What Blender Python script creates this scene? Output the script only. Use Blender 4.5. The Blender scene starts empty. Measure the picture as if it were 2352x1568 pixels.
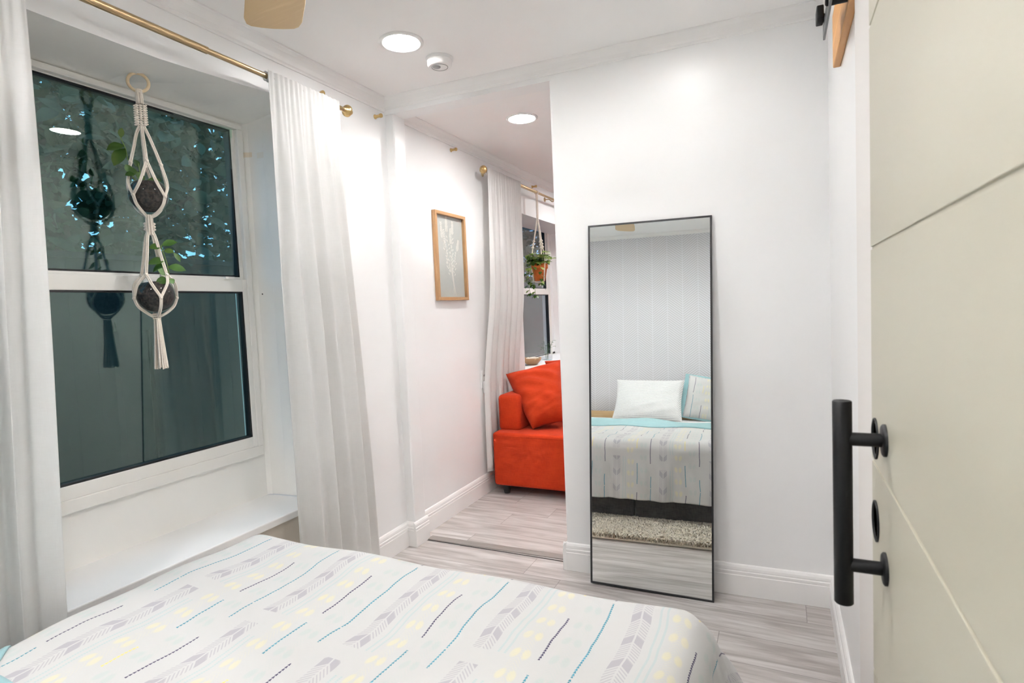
import bpy, math, random
import numpy as np
from mathutils import Vector, Matrix, Euler
random.seed(7)
PI = math.pi
scn = bpy.context.scene
COL = scn.collection

# ------------------------------------------------------------------ helpers
def smoothstep(a, b, x):
    t = min(1.0, max(0.0, (x - a) / (b - a))); return t * t * (3 - 2 * t)

class MB:
    """collects shapes and links them as ONE mesh object"""
    def __init__(s):
        s.v = []; s.f = []; s.uv = None; s.sm = []
    def add(s, vs, fs, smooth=False):
        b = len(s.v); s.v += [tuple(p) for p in vs]
        s.f += [tuple(b + i for i in f) for f in fs]; s.sm += [smooth] * len(fs); return s
    def box(s, x0, x1, y0, y1, z0, z1):
        v = [(x, y, z) for z in (z0, z1) for y in (y0, y1) for x in (x0, x1)]
        return s.add(v, [(0, 2, 3, 1), (4, 5, 7, 6), (0, 1, 5, 4), (2, 6, 7, 3), (0, 4, 6, 2), (1, 3, 7, 5)])
    def rbox(s, x0, x1, y0, y1, z0, z1, r=.01, n=3):
        """box with rounded edges (superellipsoid-like cage)"""
        cx, cy, cz = (x0 + x1) / 2, (y0 + y1) / 2, (z0 + z1) / 2
        hx, hy, hz = (x1 - x0) / 2 - r, (y1 - y0) / 2 - r, (z1 - z0) / 2 - r
        hx, hy, hz = max(hx, 0), max(hy, 0), max(hz, 0)
        rings = []
        lat = [(-PI / 2 + PI / 2 * i / n, -1) for i in range(n + 1)] + [(PI / 2 * i / n, 1) for i in range(n + 1)]
        vs = []; m = 4 * (n + 1)
        for a, sz in lat:
            for q in range(4):
                sx = (1, -1, -1, 1)[q]; sy = (1, 1, -1, -1)[q]
                for j in range(n + 1):
                    t = q * PI / 2 + PI / 2 * j / n
                    vs.append((cx + sx * hx + r * math.cos(a) * math.cos(t), cy + sy * hy + r * math.cos(a) * math.sin(t), cz + sz * hz + r * math.sin(a)))
        fs = []
        for i in range(len(lat) - 1):
            for j in range(m):
                k = (j + 1) % m
                fs.append((i * m + j, i * m + k, (i + 1) * m + k, (i + 1) * m + j))
        fs.append(tuple(reversed(range(m)))); L = (len(lat) - 1) * m; fs.append(tuple(range(L, L + m)))
        return s.add(vs, fs, True)
    def quad(s, a, b, c, d):
        return s.add([a, b, c, d], [(0, 1, 2, 3)])
    def poly(s, pts):
        return s.add(pts, [tuple(range(len(pts)))])
    def prism(s, prof, p0, p1, ex, ey, smooth=False):
        """profile [(a,b)] swept from p0 to p1; ex, ey are the profile's axes"""
        p0, p1, ex, ey = map(Vector, (p0, p1, ex, ey)); n = len(prof)
        vs = [p + ex * a + ey * b for p in (p0, p1) for a, b in prof]
        fs = [(i, (i + 1) % n, n + (i + 1) % n, n + i) for i in range(n)]
        fs += [tuple(reversed(range(n))), tuple(range(n, 2 * n))]
        return s.add(vs, fs, smooth)
    def tube(s, pts, r, n=8, caps=True):
        pts = [Vector(p) for p in pts]; m = len(pts)
        rr = r if isinstance(r, (list, tuple)) else [r] * m
        t0 = (pts[1] - pts[0]).normalized()
        u = t0.orthogonal().normalized(); vs = []
        for i, p in enumerate(pts):
            t = (pts[min(i + 1, m - 1)] - pts[max(i - 1, 0)])
            t = t.normalized() if t.length > 1e-9 else t0
            u = (u - t * u.dot(t)); u = u.normalized() if u.length > 1e-6 else t.orthogonal().normalized()
            w = t.cross(u)
            for k in range(n):
                a = 2 * PI * k / n; vs.append(p + (u * math.cos(a) + w * math.sin(a)) * rr[i])
        fs = [(i * n + k, i * n + (k + 1) % n, (i + 1) * n + (k + 1) % n, (i + 1) * n + k) for i in range(m - 1) for k in range(n)]
        b = len(s.f); s.add(vs, fs, True)
        if caps:
            s.add(vs[:n], [tuple(reversed(range(n)))]); s.add(vs[-n:], [tuple(range(n))])
        return s
    def lathe(s, prof, c, axis=(0, 0, 1), n=32, smooth=True):
        """prof: [(r, h)] turned about axis through c"""
        c = Vector(c); ax = Vector(axis).normalized(); u = ax.orthogonal().normalized(); w = ax.cross(u)
        vs = []
        for r, h in prof:
            for k in range(n):
                a = 2 * PI * k / n; vs.append(c + ax * h + (u * math.cos(a) + w * math.sin(a)) * r)
        m = len(prof)
        fs = [(i * n + k, i * n + (k + 1) % n, (i + 1) * n + (k + 1) % n, (i + 1) * n + k) for i in range(m - 1) for k in range(n)]
        s.add(vs, fs, smooth)
        if prof[0][0] > 1e-6: s.add(vs[:n], [tuple(reversed(range(n)))])
        if prof[-1][0] > 1e-6: s.add(vs[-n:], [tuple(range(n))])
        return s
    def ball(s, c, r, sc=(1, 1, 1), n=12):
        prof = [(math.sin(PI * i / n), -math.cos(PI * i / n)) for i in range(n + 1)]
        vs = []; m = 2 * n
        for a, h in prof:
            for k in range(m):
                t = 2 * PI * k / m
                vs.append((c[0] + r * sc[0] * a * math.cos(t), c[1] + r * sc[1] * a * math.sin(t), c[2] + r * sc[2] * h))
        fs = [(i * m + k, i * m + (k + 1) % m, (i + 1) * m + (k + 1) % m, (i + 1) * m + k) for i in range(n) for k in range(m)]
        return s.add(vs, fs, True)
    def torus(s, c, R, r, axis=(0, 0, 1), n=32, k=10):
        c = Vector(c); ax = Vector(axis).normalized(); u = ax.orthogonal().normalized(); w = ax.cross(u)
        pts = [c + (u * math.cos(2 * PI * i / n) + w * math.sin(2 * PI * i / n)) * R for i in range(n)]
        vs = []
        for i, p in enumerate(pts):
            d = (p - c).normalized()
            for j in range(k):
                a = 2 * PI * j / k; vs.append(p + d * r * math.cos(a) + ax * r * math.sin(a))
        fs = [(i * k + j, i * k + (j + 1) % k, ((i + 1) % n) * k + (j + 1) % k, ((i + 1) % n) * k + j) for i in range(n) for j in range(k)]
        return s.add(vs, fs, True)
    def grid(s, nu, nv, fn, uvfn=None, closed=False):
        vs = [fn(i / (nu - 1), j / (nv - 1)) for i in range(nu) for j in range(nv)]
        fs = [(i * nv + j, (i + 1) * nv + j, (i + 1) * nv + j + 1, i * nv + j + 1) for i in range(nu - 1) for j in range(nv - 1)]
        if uvfn:
            s.uv = [uvfn(i / (nu - 1), j / (nv - 1)) for i in range(nu) for j in range(nv)]
        return s.add(vs, fs, True)
    def leaf(s, base, d, up, L, W, droop=.25, fold=.25):
        base, d, up = Vector(base), Vector(d).normalized(), Vector(up)
        side = d.cross(up); side = side.normalized() if side.length > 1e-5 else d.orthogonal().normalized()
        nn = side.cross(d).normalized()
        prof = [0, .62, .98, .95, .66, .0]; vs = []
        for i, w in enumerate(prof):
            t = i / 5; c = base + d * (L * t) - nn * (droop * L * t * t)
            hw = W * .5 * w
            vs += [c - side * hw + nn * fold * hw, c, c + side * hw + nn * fold * hw]
        fs = []
        for i in range(5):
            a = i * 3
            fs += [(a, a + 1, a + 4, a + 3), (a + 1, a + 2, a + 5, a + 4)]
        return s.add(vs, fs, True)
    def xf(s, M):
        s.v = [tuple(M @ Vector(p)) for p in s.v]; return s
    def build(s, name, mat, parent=None, **tags):
        off = Vector((0, 0, 0)); p = parent
        while p is not None:
            off += p.location; p = p.parent
        me = bpy.data.meshes.new(name)
        me.from_pydata([tuple(Vector(q) - off) for q in s.v], [], s.f)
        if mat: me.materials.append(mat)
        if s.uv:
            l = me.uv_layers.new(name='UVMap')
            for lp in me.loops: l.data[lp.index].uv = s.uv[lp.vertex_index] if lp.vertex_index < len(s.uv) else (0, 0)
        me.polygons.foreach_set('use_smooth', s.sm)
        me.update()
        o = bpy.data.objects.new(name, me); COL.objects.link(o)
        if parent: o.parent = parent
        for k, val in tags.items(): o[k] = val
        return o

def bevel(o, w=.004, seg=2, ang=40):
    m = o.modifiers.new('bevel', 'BEVEL'); m.width = w; m.segments = seg; m.limit_method = 'ANGLE'; m.angle_limit = math.radians(ang)
    return o
def thing(name, label, cat, loc=(0, 0, 0), group=None):
    o = bpy.data.objects.new(name, None); COL.objects.link(o); o.location = loc
    o.empty_display_size = .05; o['label'] = label; o['category'] = cat
    if group: o['group'] = group
    return o
def tag(o, label, cat, group=None):
    o['label'] = label; o['category'] = cat
    if group: o['group'] = group
    return o
def struct(o, label=None, cat=None):
    o['kind'] = 'structure'
    if label: o['label'] = label
    if cat: o['category'] = cat
    return o

# ------------------------------------------------------------------ node maths
class X:
    nt = None
    def __init__(s, sock): s.s = sock
    @staticmethod
    def m(op, *a, clamp=False):
        n = X.nt.nodes.new('ShaderNodeMath'); n.operation = op; n.use_clamp = clamp
        for i, q in enumerate(a):
            if isinstance(q, X): X.nt.links.new(q.s, n.inputs[i])
            else: n.inputs[i].default_value = float(q)
        return X(n.outputs[0])
    def __add__(s, o): return X.m('ADD', s, o)
    __radd__ = __add__
    def __sub__(s, o): return X.m('SUBTRACT', s, o)
    def __rsub__(s, o): return X.m('SUBTRACT', o, s)
    def __mul__(s, o): return X.m('MULTIPLY', s, o)
    __rmul__ = __mul__
    def __truediv__(s, o): return X.m('DIVIDE', s, o)
    def lt(s, o): return X.m('LESS_THAN', s, o)
    def gt(s, o): return X.m('GREATER_THAN', s, o)
    def abs(s): return X.m('ABSOLUTE', s)
    def frac(s): return X.m('FRACT', s)
    def floor(s): return X.m('FLOOR', s)
    def min(s, o): return X.m('MINIMUM', s, o)
    def max(s, o): return X.m('MAXIMUM', s, o)
    def sin(s): return X.m('SINE', s)
    def pow(s, o): return X.m('POWER', s, o)
    def ss(s, a, b):
        n = X.nt.nodes.new('ShaderNodeMapRange'); n.interpolation_type = 'SMOOTHSTEP'
        X.nt.links.new(s.s, n.inputs[0]); n.inputs[1].default_value = a; n.inputs[2].default_value = b
        return X(n.outputs[0])

class Mat:
    def __init__(s, name, col=(.8, .8, .8), rough=.5, metal=0, spec=.5, **kw):
        s.m = bpy.data.materials.new(name); s.m.use_nodes = True; s.nt = s.m.node_tree
        s.b = s.nt.nodes['Principled BSDF']; s.out = s.nt.nodes['Material Output']
        s.set('Base Color', col); s.b.inputs['Roughness'].default_value = rough
        s.b.inputs['Metallic'].default_value = metal; s.b.inputs['Specular IOR Level'].default_value = spec
        for k, v in kw.items(): s.b.inputs[k.replace('_', ' ')].default_value = v
        X.nt = s.nt
    def set(s, k, v):
        if isinstance(v, X): s.nt.links.new(v.s, s.b.inputs[k])
        elif hasattr(v, 'is_linked') : s.nt.links.new(v, s.b.inputs[k])
        elif isinstance(v, (tuple, list)): s.b.inputs[k].default_value = (*v, 1)[:4] if len(v) == 3 else v
        else: s.b.inputs[k].default_value = v
    def coord(s, which='Object', loc=None):
        n = s.nt.nodes.new('ShaderNodeTexCoord'); sep = s.nt.nodes.new('ShaderNodeSeparateXYZ')
        s.nt.links.new(n.outputs[which], sep.inputs[0]); s.vec = n.outputs[which]
        return X(sep.outputs[0]), X(sep.outputs[1]), X(sep.outputs[2])
    def world(s):
        n = s.nt.nodes.new('ShaderNodeNewGeometry'); sep = s.nt.nodes.new('ShaderNodeSeparateXYZ')
        s.nt.links.new(n.outputs['Position'], sep.inputs[0]); s.vec = n.outputs['Position']
        return X(sep.outputs[0]), X(sep.outputs[1]), X(sep.outputs[2])
    def comb(s, x, y, z=0):
        n = s.nt.nodes.new('ShaderNodeCombineXYZ')
        for i, q in enumerate((x, y, z)):
            if isinstance(q, X): s.nt.links.new(q.s, n.inputs[i])
            else: n.inputs[i].default_value = q
        return n.outputs[0]
    def noise(s, vec, scale=5, detail=3, rough=.5, dist=0):
        n = s.nt.nodes.new('ShaderNodeTexNoise'); n.inputs['Scale'].default_value = scale
        n.inputs['Detail'].default_value = detail; n.inputs['Roughness'].default_value = rough; n.inputs['Distortion'].default_value = dist
        if vec is not None: s.nt.links.new(vec, n.inputs['Vector'])
        return X(n.outputs[0])
    def white(s, vec):
        n = s.nt.nodes.new('ShaderNodeTexWhiteNoise'); n.noise_dimensions = '3D'; s.nt.links.new(vec, n.inputs['Vector'])
        return X(n.outputs[0])
    def mix(s, f, a, b):
        n = s.nt.nodes.new('ShaderNodeMix'); n.data_type = 'RGBA'
        if isinstance(f, X): s.nt.links.new(f.s, n.inputs[0])
        else: n.inputs[0].default_value = f
        for i, q in ((6, a), (7, b)):
            if isinstance(q, (tuple, list)): n.inputs[i].default_value = (*q, 1)
            else: s.nt.links.new(q, n.inputs[i])
        return n.outputs[2]
    def bump(s, h, strength=.1, dist=.002):
        n = s.nt.nodes.new('ShaderNodeBump'); n.inputs['Strength'].default_value = strength; n.inputs['Distance'].default_value = dist
        s.nt.links.new(h.s, n.inputs['Height']); s.nt.links.new(n.outputs[0], s.b.inputs['Normal'])

M = {}
def paint(name, col, rough=.4, spec=.4, bump=.06):
    m = Mat(name, col, rough, spec=spec); m.world()
    n2 = m.noise(m.vec, 2.2, 2)
    m.set('Base Color', m.mix(n2.ss(.3, .7), tuple(c * .985 for c in col), tuple(min(1, c * 1.01) for c in col)))
    M[name] = m.m
paint('wall_paint', (.90, .90, .90), .33, .45)
paint('reveal_paint', (.94, .925, .89), .4, .4)
def wall_marks():
    nt = M['reveal_paint'].node_tree; X.nt = nt; b = nt.nodes['Principled BSDF']; src = b.inputs['Base Color'].links[0].from_socket
    g = nt.nodes.new('ShaderNodeNewGeometry'); sp = nt.nodes.new('ShaderNodeSeparateXYZ'); nt.links.new(g.outputs[0], sp.inputs[0])
    x, y, z = (X(o) for o in sp.outputs)
    def mix(f, a, col):
        n = nt.nodes.new('ShaderNodeMix'); n.data_type = 'RGBA'; nt.links.new(f.s, n.inputs[0]); nt.links.new(a, n.inputs[6]); n.inputs[7].default_value = (*col, 1); return n.outputs[2]
    patch = (z - 2.028).abs().lt(.011) * y.gt(1.86) * x.lt(-2.155)
    patch2 = (z - 2.020).abs().lt(.013) * y.gt(1.86) * (x + 2.110).abs().lt(.018)
    c = mix(patch * .45, src, (.80, .62, .38)); c = mix(patch2 * .22, c, (.80, .64, .42))
    dx, dz = x + 2.150, z - 1.396
    c = mix((dx * dx + dz * dz).lt(.0035 ** 2) * y.gt(1.86), c, (.05, .045, .04))
    nt.links.new(c, b.inputs['Base Color'])
wall_marks()
paint('panel_beige', (.70, .64, .56), .5, .3)
paint('ceiling_paint', (.93, .92, .91), .6, .3)
paint('trim_paint', (.90, .89, .88), .35, .45, .03)
paint('vinyl_white', (.90, .88, .84), .35, .4, .0)
paint('door_paint', (.525, .495, .40), .38, .4, .05)
M['black_metal'] = Mat('black_metal', (.007, .007, .008), .5, 0, .28).m
M['black_frame'] = Mat('black_frame', (.02, .02, .022), .45).m
M['grey_steel'] = Mat('grey_steel', (.12, .125, .13), .35, .6).m
M['gasket'] = Mat('gasket', (.012, .012, .013), .5).m
M['brass'] = Mat('brass', (.62, .44, .20), .3, 1).m
M['rod_brass'] = Mat('rod_brass', (.50, .37, .21), .33, 1).m
M['plastic_white'] = Mat('plastic_white', (.85, .84, .83), .3).m
M['plastic_grey'] = Mat('plastic_grey', (.35, .35, .35), .4).m
M['black_foot'] = Mat('black_foot', (.015, .014, .014), .5).m
M['hook_metal'] = Mat('hook_metal', (.75, .74, .70), .3, .8).m
M['mirror_glass'] = Mat('mirror_glass', (.87, .90, .885), 0.0, 1).m
M['soil'] = None
def mk_soil():
    m = Mat('soil', (.03, .02, .018), .9); m.world(); n = m.noise(m.vec, 120, 4)
    m.set('Base Color', m.mix(n.ss(.35, .7), (.012, .009, .010), (.07, .05, .045))); m.bump(n, .6, .004); M['soil'] = m.m
mk_soil()
def mk_glass(name, tint, ior, rough=0.0, gloss=(.90, 1.0, .95)):
    m = Mat(name); nt = m.nt; nt.nodes.remove(m.b)
    tr = nt.nodes.new('ShaderNodeBsdfTransparent'); tr.inputs[0].default_value = (*tint, 1)
    gl = nt.nodes.new('ShaderNodeBsdfGlossy'); gl.inputs['Roughness'].default_value = rough; gl.inputs[0].default_value = (*gloss, 1)
    fr = nt.nodes.new('ShaderNodeFresnel'); ge = nt.nodes.new('ShaderNodeNewGeometry')
    bf = X(ge.outputs['Backfacing']); nt.links.new((bf * (1 / ior - ior) + ior).s, fr.inputs['IOR'])   # same reflectance from either side of the thin pane
    mx = nt.nodes.new('ShaderNodeMixShader')
    nt.links.new(fr.outputs[0], mx.inputs[0]); nt.links.new(tr.outputs[0], mx.inputs[1]); nt.links.new(gl.outputs[0], mx.inputs[2])
    nt.links.new(mx.outputs[0], m.out.inputs['Surface']); M[name] = m.m
mk_glass('window_glass', (.78, .93, .84), 1.92)
mk_glass('window_glass_far', (.90, .90, .86), 1.92, gloss=(1.0, .95, .90))
mk_glass('clear_glass', (.96, .97, .97), 1.45)
mk_glass('picture_glass', (.98, .98, .98), 1.3)

def wood(name, c0, c1, axis='X', scale=1.0, rough=.45):
    m = Mat(name, c0, rough); x, y, z = m.world()
    a, b, c = {'X': (x, y, z), 'Y': (y, x, z), 'Z': (z, x, y)}[axis]
    v = m.comb(a * 2.0, b * 28.0, c * 28.0)
    n = m.noise(v, 1.6 * scale, 5, .55, .6)
    w = (n * 9).sin() * .5 + .5
    m.set('Base Color', m.mix((w * .55 + n * .45).ss(.2, .8), c0, c1)); m.bump(n, .15, .001); M[name] = m.m
wood('oak_frame', (.43, .245, .11), (.54, .34, .17), 'Z')
wood('fan_wood', (.62, .44, .235), (.72, .53, .31), 'X', .7)
wood('header_wood', (.50, .24, .065), (.72, .39, .13), 'Y')
wood('headboard_wood', (.55, .38, .20), (.66, .48, .28), 'X')
wood('ring_wood', (.74, .58, .38), (.82, .68, .48), 'X')
wood('bowl_wood', (.40, .24, .12), (.60, .42, .24), 'X')
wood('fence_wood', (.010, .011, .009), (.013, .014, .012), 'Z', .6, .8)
wood('bark', (.03, .022, .016), (.07, .05, .036), 'Z', 1, .9)

def fabric(name, c0, c1, scale=600, rough=.9, bump=.3, transl=0, sheen=.2, ax=None):
    m = Mat(name, c0, rough, spec=.2); x, y, z = m.world()
    w1 = m.noise(m.comb(x * 30, y * 30, z * 420), 1, 2); w2 = m.noise(m.comb(x * 420, y * 420, z * 30), 1, 2)
    t = (w1 + w2) * .5
    n = m.noise(m.vec, 14, 3)
    m.set('Base Color', m.mix((t * .7 + n * .3).ss(.3, .7), c0, c1)); m.bump(t, bump, .0015)
    m.b.inputs['Sheen Weight'].default_value = sheen
    if transl:
        nt = m.nt; tl = nt.nodes.new('ShaderNodeBsdfTranslucent'); tl.inputs[0].default_value = (*c1, 1)
        mx = nt.nodes.new('ShaderNodeMixShader'); mx.inputs[0].default_value = transl
        nt.links.new(m.b.outputs[0], mx.inputs[1]); nt.links.new(tl.outputs[0], mx.inputs[2]); nt.links.new(mx.outputs[0], m.out.inputs['Surface'])
    M[name] = m.m
fabric('curtain_white', (.84, .835, .82), (.90, .895, .885), transl=.42, bump=.12, sheen=0)
fabric('orange_fabric', (.36, .023, .004), (.49, .039, .007), bump=.35, sheen=.03)
fabric('orange_cushion', (.34, .023, .004), (.46, .039, .007), bump=.3, sheen=.03)
fabric('velvet_grey', (.055, .056, .06), (.15, .152, .158), bump=.1, sheen=.6)
fabric('teal_fabric', (.27, .46, .49), (.33, .52, .55), bump=.1)
fabric('sheet_white', (.80, .80, .80), (.86, .86, .86), bump=.1)
fabric('cord_cotton', (.74, .66, .57), (.86, .79, .71), bump=.4)
fabric('throw_white', (.72, .66, .64), (.82, .78, .76), bump=.4)
fabric('rug_shag', (.80, .715, .57), (.95, .90, .80), bump=.2, sheen=.4)

def mk_leaf(name, c0, c1, transl=.25, rough=.4):
    m = Mat(name, c0, rough); m.world(); n = m.noise(m.vec, 9, 3)
    c = m.mix(n.ss(.3, .7), c0, c1); m.set('Base Color', c)
    nt = m.nt; tl = nt.nodes.new('ShaderNodeBsdfTranslucent'); nt.links.new(c, tl.inputs[0])
    mx = nt.nodes.new('ShaderNodeMixShader'); mx.inputs[0].default_value = transl
    nt.links.new(m.b.outputs[0], mx.inputs[1]); nt.links.new(tl.outputs[0], mx.inputs[2]); nt.links.new(mx.outputs[0], m.out.inputs['Surface'])
    M[name] = m.m
mk_leaf('leaf_green', (.035, .105, .012), (.085, .19, .03))
mk_leaf('leaf_lime', (.16, .30, .045), (.42, .55, .16))
mk_leaf('leaf_mid', (.055, .12, .015), (.13, .21, .035))
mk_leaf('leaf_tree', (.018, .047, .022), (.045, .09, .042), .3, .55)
mk_leaf('stem_green', (.20, .32, .08), (.30, .42, .12))
def mk_terra():
    m = Mat('terracotta', (.62, .17, .03), .75); m.world(); n = m.noise(m.vec, 30, 3)
    m.set('Base Color', m.mix(n.ss(.3, .7), (.56, .145, .025), (.68, .20, .04))); M['terracotta'] = m.m
mk_terra()

def mk_floor():
    m = Mat('plank_floor', (.5, .46, .44), .42, spec=.35); x, y, z = m.world()
    W, L = .178, 1.22
    row = (y / W + .35).floor(); fy = (y / W + .35).frac()
    r = m.white(m.comb(row, 3.1, 0))
    xs = x / L + r * 3.7; col = xs.floor(); fx = xs.frac()
    pid = m.white(m.comb(row, col, 1.7)); pid2 = m.white(m.comb(row, col, 5.2))
    v = m.comb(x * 1.6 + pid * 31, y * 22 + pid2 * 17, pid * 9)
    g = m.noise(v, 1.5, 6, .62, .9)
    g2 = m.noise(m.comb(x * 5 + pid * 11, y * 70, pid2 * 4), 1.2, 4, .6)
    g3 = m.noise(m.comb(x * .9 + pid2 * 21, y * 6 + pid * 5, 0), 1.6, 3, .5, 1.2)
    t = (g * .5 + g2 * .2 + g3 * .45).ss(.40, .74)
    c = m.mix(t, (.30, .27, .252), (.64, .62, .605))
    c = m.mix(pid * .35, c, (.47, .43, .41))
    knot = m.noise(m.comb(x * 3.2 + pid * 13, y * 9 + pid2 * 7, 0), 1.4, 2).ss(.70, .82)
    c = m.mix(knot * .5, c, (.26, .22, .195))
    seam = (fy.lt(.010) + fy.gt(.993) + fx.lt(.0014) + fx.gt(.9990)).min(1.0)
    c = m.mix(seam * .6, c, (.15, .13, .12))
    m.set('Base Color', c); m.bump((g2 - seam * 1.5), .15, .0012)
    m.set('Roughness', g * .2 + .30); M['plank_floor'] = m.m
mk_floor()

def mk_wallpaper():
    m = Mat('herringbone_paper', (.80, .80, .82), .7, spec=.2); x, y, z = m.world()
    P = .150
    k = (x / P + .2); ci = k.floor(); fx = k.frac()
    par = (ci * .5).frac() * 4 - 1          # -1 / +1 alternating columns
    w = z + par * (fx - .5) * P * .75
    q = (w / .0240 + m.noise(m.comb(x * 2, z * 2, 0), 2, 2) * .25).frac()
    line = (q - .5).abs().lt(.16)
    edge = fx.gt(.03) * fx.lt(.97)
    c = m.mix(line * edge, (.76, .76, .80), (.58, .575, .59))
    m.set('Base Color', c); M['herringbone_paper'] = m.m
mk_wallpaper()

def blend(m, c, f, col):
    return m.mix(f, c, col)
def cover_pattern(name, base=(.59, .59, .585), flip=False):
    """woven-look print: dashed teal/ink lines, grey feathers, pale twin lines, yellow and mint leaves; runs on the cloth's UV (metres)"""
    m = Mat(name, base, .85, spec=.2); u, v, _ = m.coord('UV')
    P = .29
    wob = (m.noise(m.comb(u * 2, v * 7, 0), 1, 2) - .5) * .022
    k = (u + wob + .375) / P; ci = k.floor(); a = k.frac() * P             # metres from the teal line
    rc = m.white(m.comb(ci, 2.3, 0))
    c = m.mix(0, base, base)
    # feathers
    d = (a - .076); ad = d.abs(); hw = .0225
    w = v + ad * 1.05
    seg = ((v + rc * .1) / .52).frac()
    fm = ad.lt(hw) * ad.gt(.0022) * seg.lt(.90)
    solid = (w / .098).frac().lt(.30)
    thin = (w / .0098).frac().lt(.42)
    body = solid * (ad.gt(.004)) 
    c = blend(m, c, fm * (solid * .8 + (1 - solid) * thin * .62), (.40, .385, .43))
    # pale twin lines
    for off in (.118, .133):
        dl = (a - off).abs().lt(.0026); c = blend(m, c, dl * ((v / .0052).frac().lt(.6) * .40 + .15) * seg.lt(.82), (.38, .55, .56))
    # watercolour leaves, yellow and mint
    for off, col, st, per in ((.165, (.80, .72, .36), .42, .072), (.248, (.42, .56, .53), .36, .078)):
        for sg in (-1, 1):
            du = (a - (off + sg * .0125)) / .0105
            dv = (((v + sg * du * .004 + rc * .05) / per).frac() - .5) * per / .019
            e = (du * du + dv * dv)
            n = m.noise(m.comb(u * 40, v * 40, 0), 1, 2)
            c = blend(m, c, (1 - e.ss(.25, 1.15)) * (n * .9 + .35) * st, col)
        du = (a - off).abs().lt(.014); c = blend(m, c, du * ((v + (a - off).abs() * 1.2) / .010).frac().lt(.35) * .10, col)
    # dashed lines: little darts
    def line(off, v0, per, spans):
        nonlocal c
        vv = ((v + v0) / per).frac() * per
        tri = (v / .0085).frac(); half = (1 - tri) * .0025 + .0006
        on = (a - off).abs() if off > 0.02 else a.min((a - P).abs())
        on = on.lt(half) * tri.lt(.86)
        for s0, s1, col in spans:
            c = blend(m, c, on * vv.gt(s0) * vv.lt(s1), col)
    TEAL, INK, YEL = (.055, .26, .36), (.060, .050, .11), (.78, .66, .22)
    line(0.0, 0.0, .66, ((.02, .19, INK), (.27, .34, TEAL), (.345, .66, TEAL)))
    line(.207, 0.0, .66, ((.02, .10, YEL), (.19, .32, TEAL), (.37, .56, INK)))
    n = m.noise(m.comb(u * 500, v * 500, 0), 1, 2); w = m.noise(m.comb(u * 5, v * 5, 0), 1, 2)
    m.set('Base Color', c); m.bump(n * .25 + w * 3, .12, .004); m.b.inputs['Sheen Weight'].default_value = .1
    M[name] = m.m
cover_pattern('print_cloth')
def mk_dots():
    m = Mat('dotted_cloth', (.80, .80, .80), .85, spec=.2); u, v, _ = m.coord('UV')
    a = (u / .012 + (v / .012).floor() * .5).frac() - .5; b = (v / .012).frac() - .5
    n = m.white(m.comb((u / .012).floor(), (v / .012).floor(), 0))
    r = (a * a + b * b).lt(.055 + n * .03)
    m.set('Base Color', m.mix(r * .85, (.83, .83, .83), (.36, .37, .39))); M['dotted_cloth'] = m.m
mk_dots()
def mk_art():
    m = Mat('art_ground', (.56, .58, .55), .8); m.world(); n = m.noise(m.vec, 60, 2)
    m.set('Base Color', m.mix(n, (.54, .565, .54), (.60, .62, .59))); M['art_ground'] = m.m
mk_art()
M['art_white'] = Mat('art_white', (.82, .81, .76), .8).m
def mk_emit(name, col, st):
    m = Mat(name, (1, 1, 1)); m.b.inputs['Emission Color'].default_value = (*col, 1); m.b.inputs['Emission Strength'].default_value = st; M[name] = m.m
LAMP = 400.0
LC = (1.0, .985, .975)
def lamp(k):
    n = 'lamp_%03d' % int(k * 100)
    if n not in M:                      # LED panel: brightest straight down, softer towards grazing angles
        mk_emit(n, LC, LAMP * k); m = M[n]; nt = m.node_tree; X.nt = nt
        g = nt.nodes.new('ShaderNodeNewGeometry'); d = nt.nodes.new('ShaderNodeVectorMath'); d.operation = 'DOT_PRODUCT'
        nt.links.new(g.outputs['Normal'], d.inputs[0]); nt.links.new(g.outputs['Incoming'], d.inputs[1])
        c = X(d.outputs['Value']).abs()
        nt.links.new((c.pow(.75) * (LAMP * k * 1.375)).s, nt.nodes['Principled BSDF'].inputs['Emission Strength'])
    return M[n]
def mk_ground():
    m = Mat('ground', (.03, .03, .025), .95); m.world(); n = m.noise(m.vec, 6, 4)
    m.set('Base Color', m.mix(n, (.018, .02, .014), (.05, .045, .035))); M['garden_ground'] = m.m
mk_ground()

# ------------------------------------------------------------------ room numbers
XL, XR = -1.88, .185                       # left wall, right wall
CE, CB = 2.405, 2.38                       # ceilings (bedroom, next room)
YB, YE = -.88, 6.2                         # headboard wall, far end of next room
XE = 1.6                                   # next room's right end
SL = .036
def yw(x): return 2.576 + SL * (x + .27)   # mirror wall's face
WX = -.955                                 # mirror wall's free end
HB = 2.328                                 # underside of the header over the opening
WT = .10                                   # thickness of that wall
R1 = (.42, 1.92, .46, 2.19)                # window recess: y0, y1, z0, z1
R2 = (4.22, 5.72, .78, 2.045)
RX = -2.19                                 # recess back

# floor and ceilings
m = MB(); m.quad((-2.3, YB - .1, 0), (XE + .1, YB - .1, 0), (XE + .1, YE + .1, 0), (-2.3, YE + .1, 0))
struct(m.build('floor', M['plank_floor']), 'grey wood plank floor running through both rooms', 'floor')
m = MB(); m.box(XL - .4, XR + .3, YB - .1, 2.62, CE, CE + .1)
m.box(XL - .4, XE + .1, 2.62, YE + .1, CB, CB + .12)
struct(m.build('ceiling', M['ceiling_paint']), 'smooth white ceiling over bedroom and next room', 'ceiling')

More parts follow.
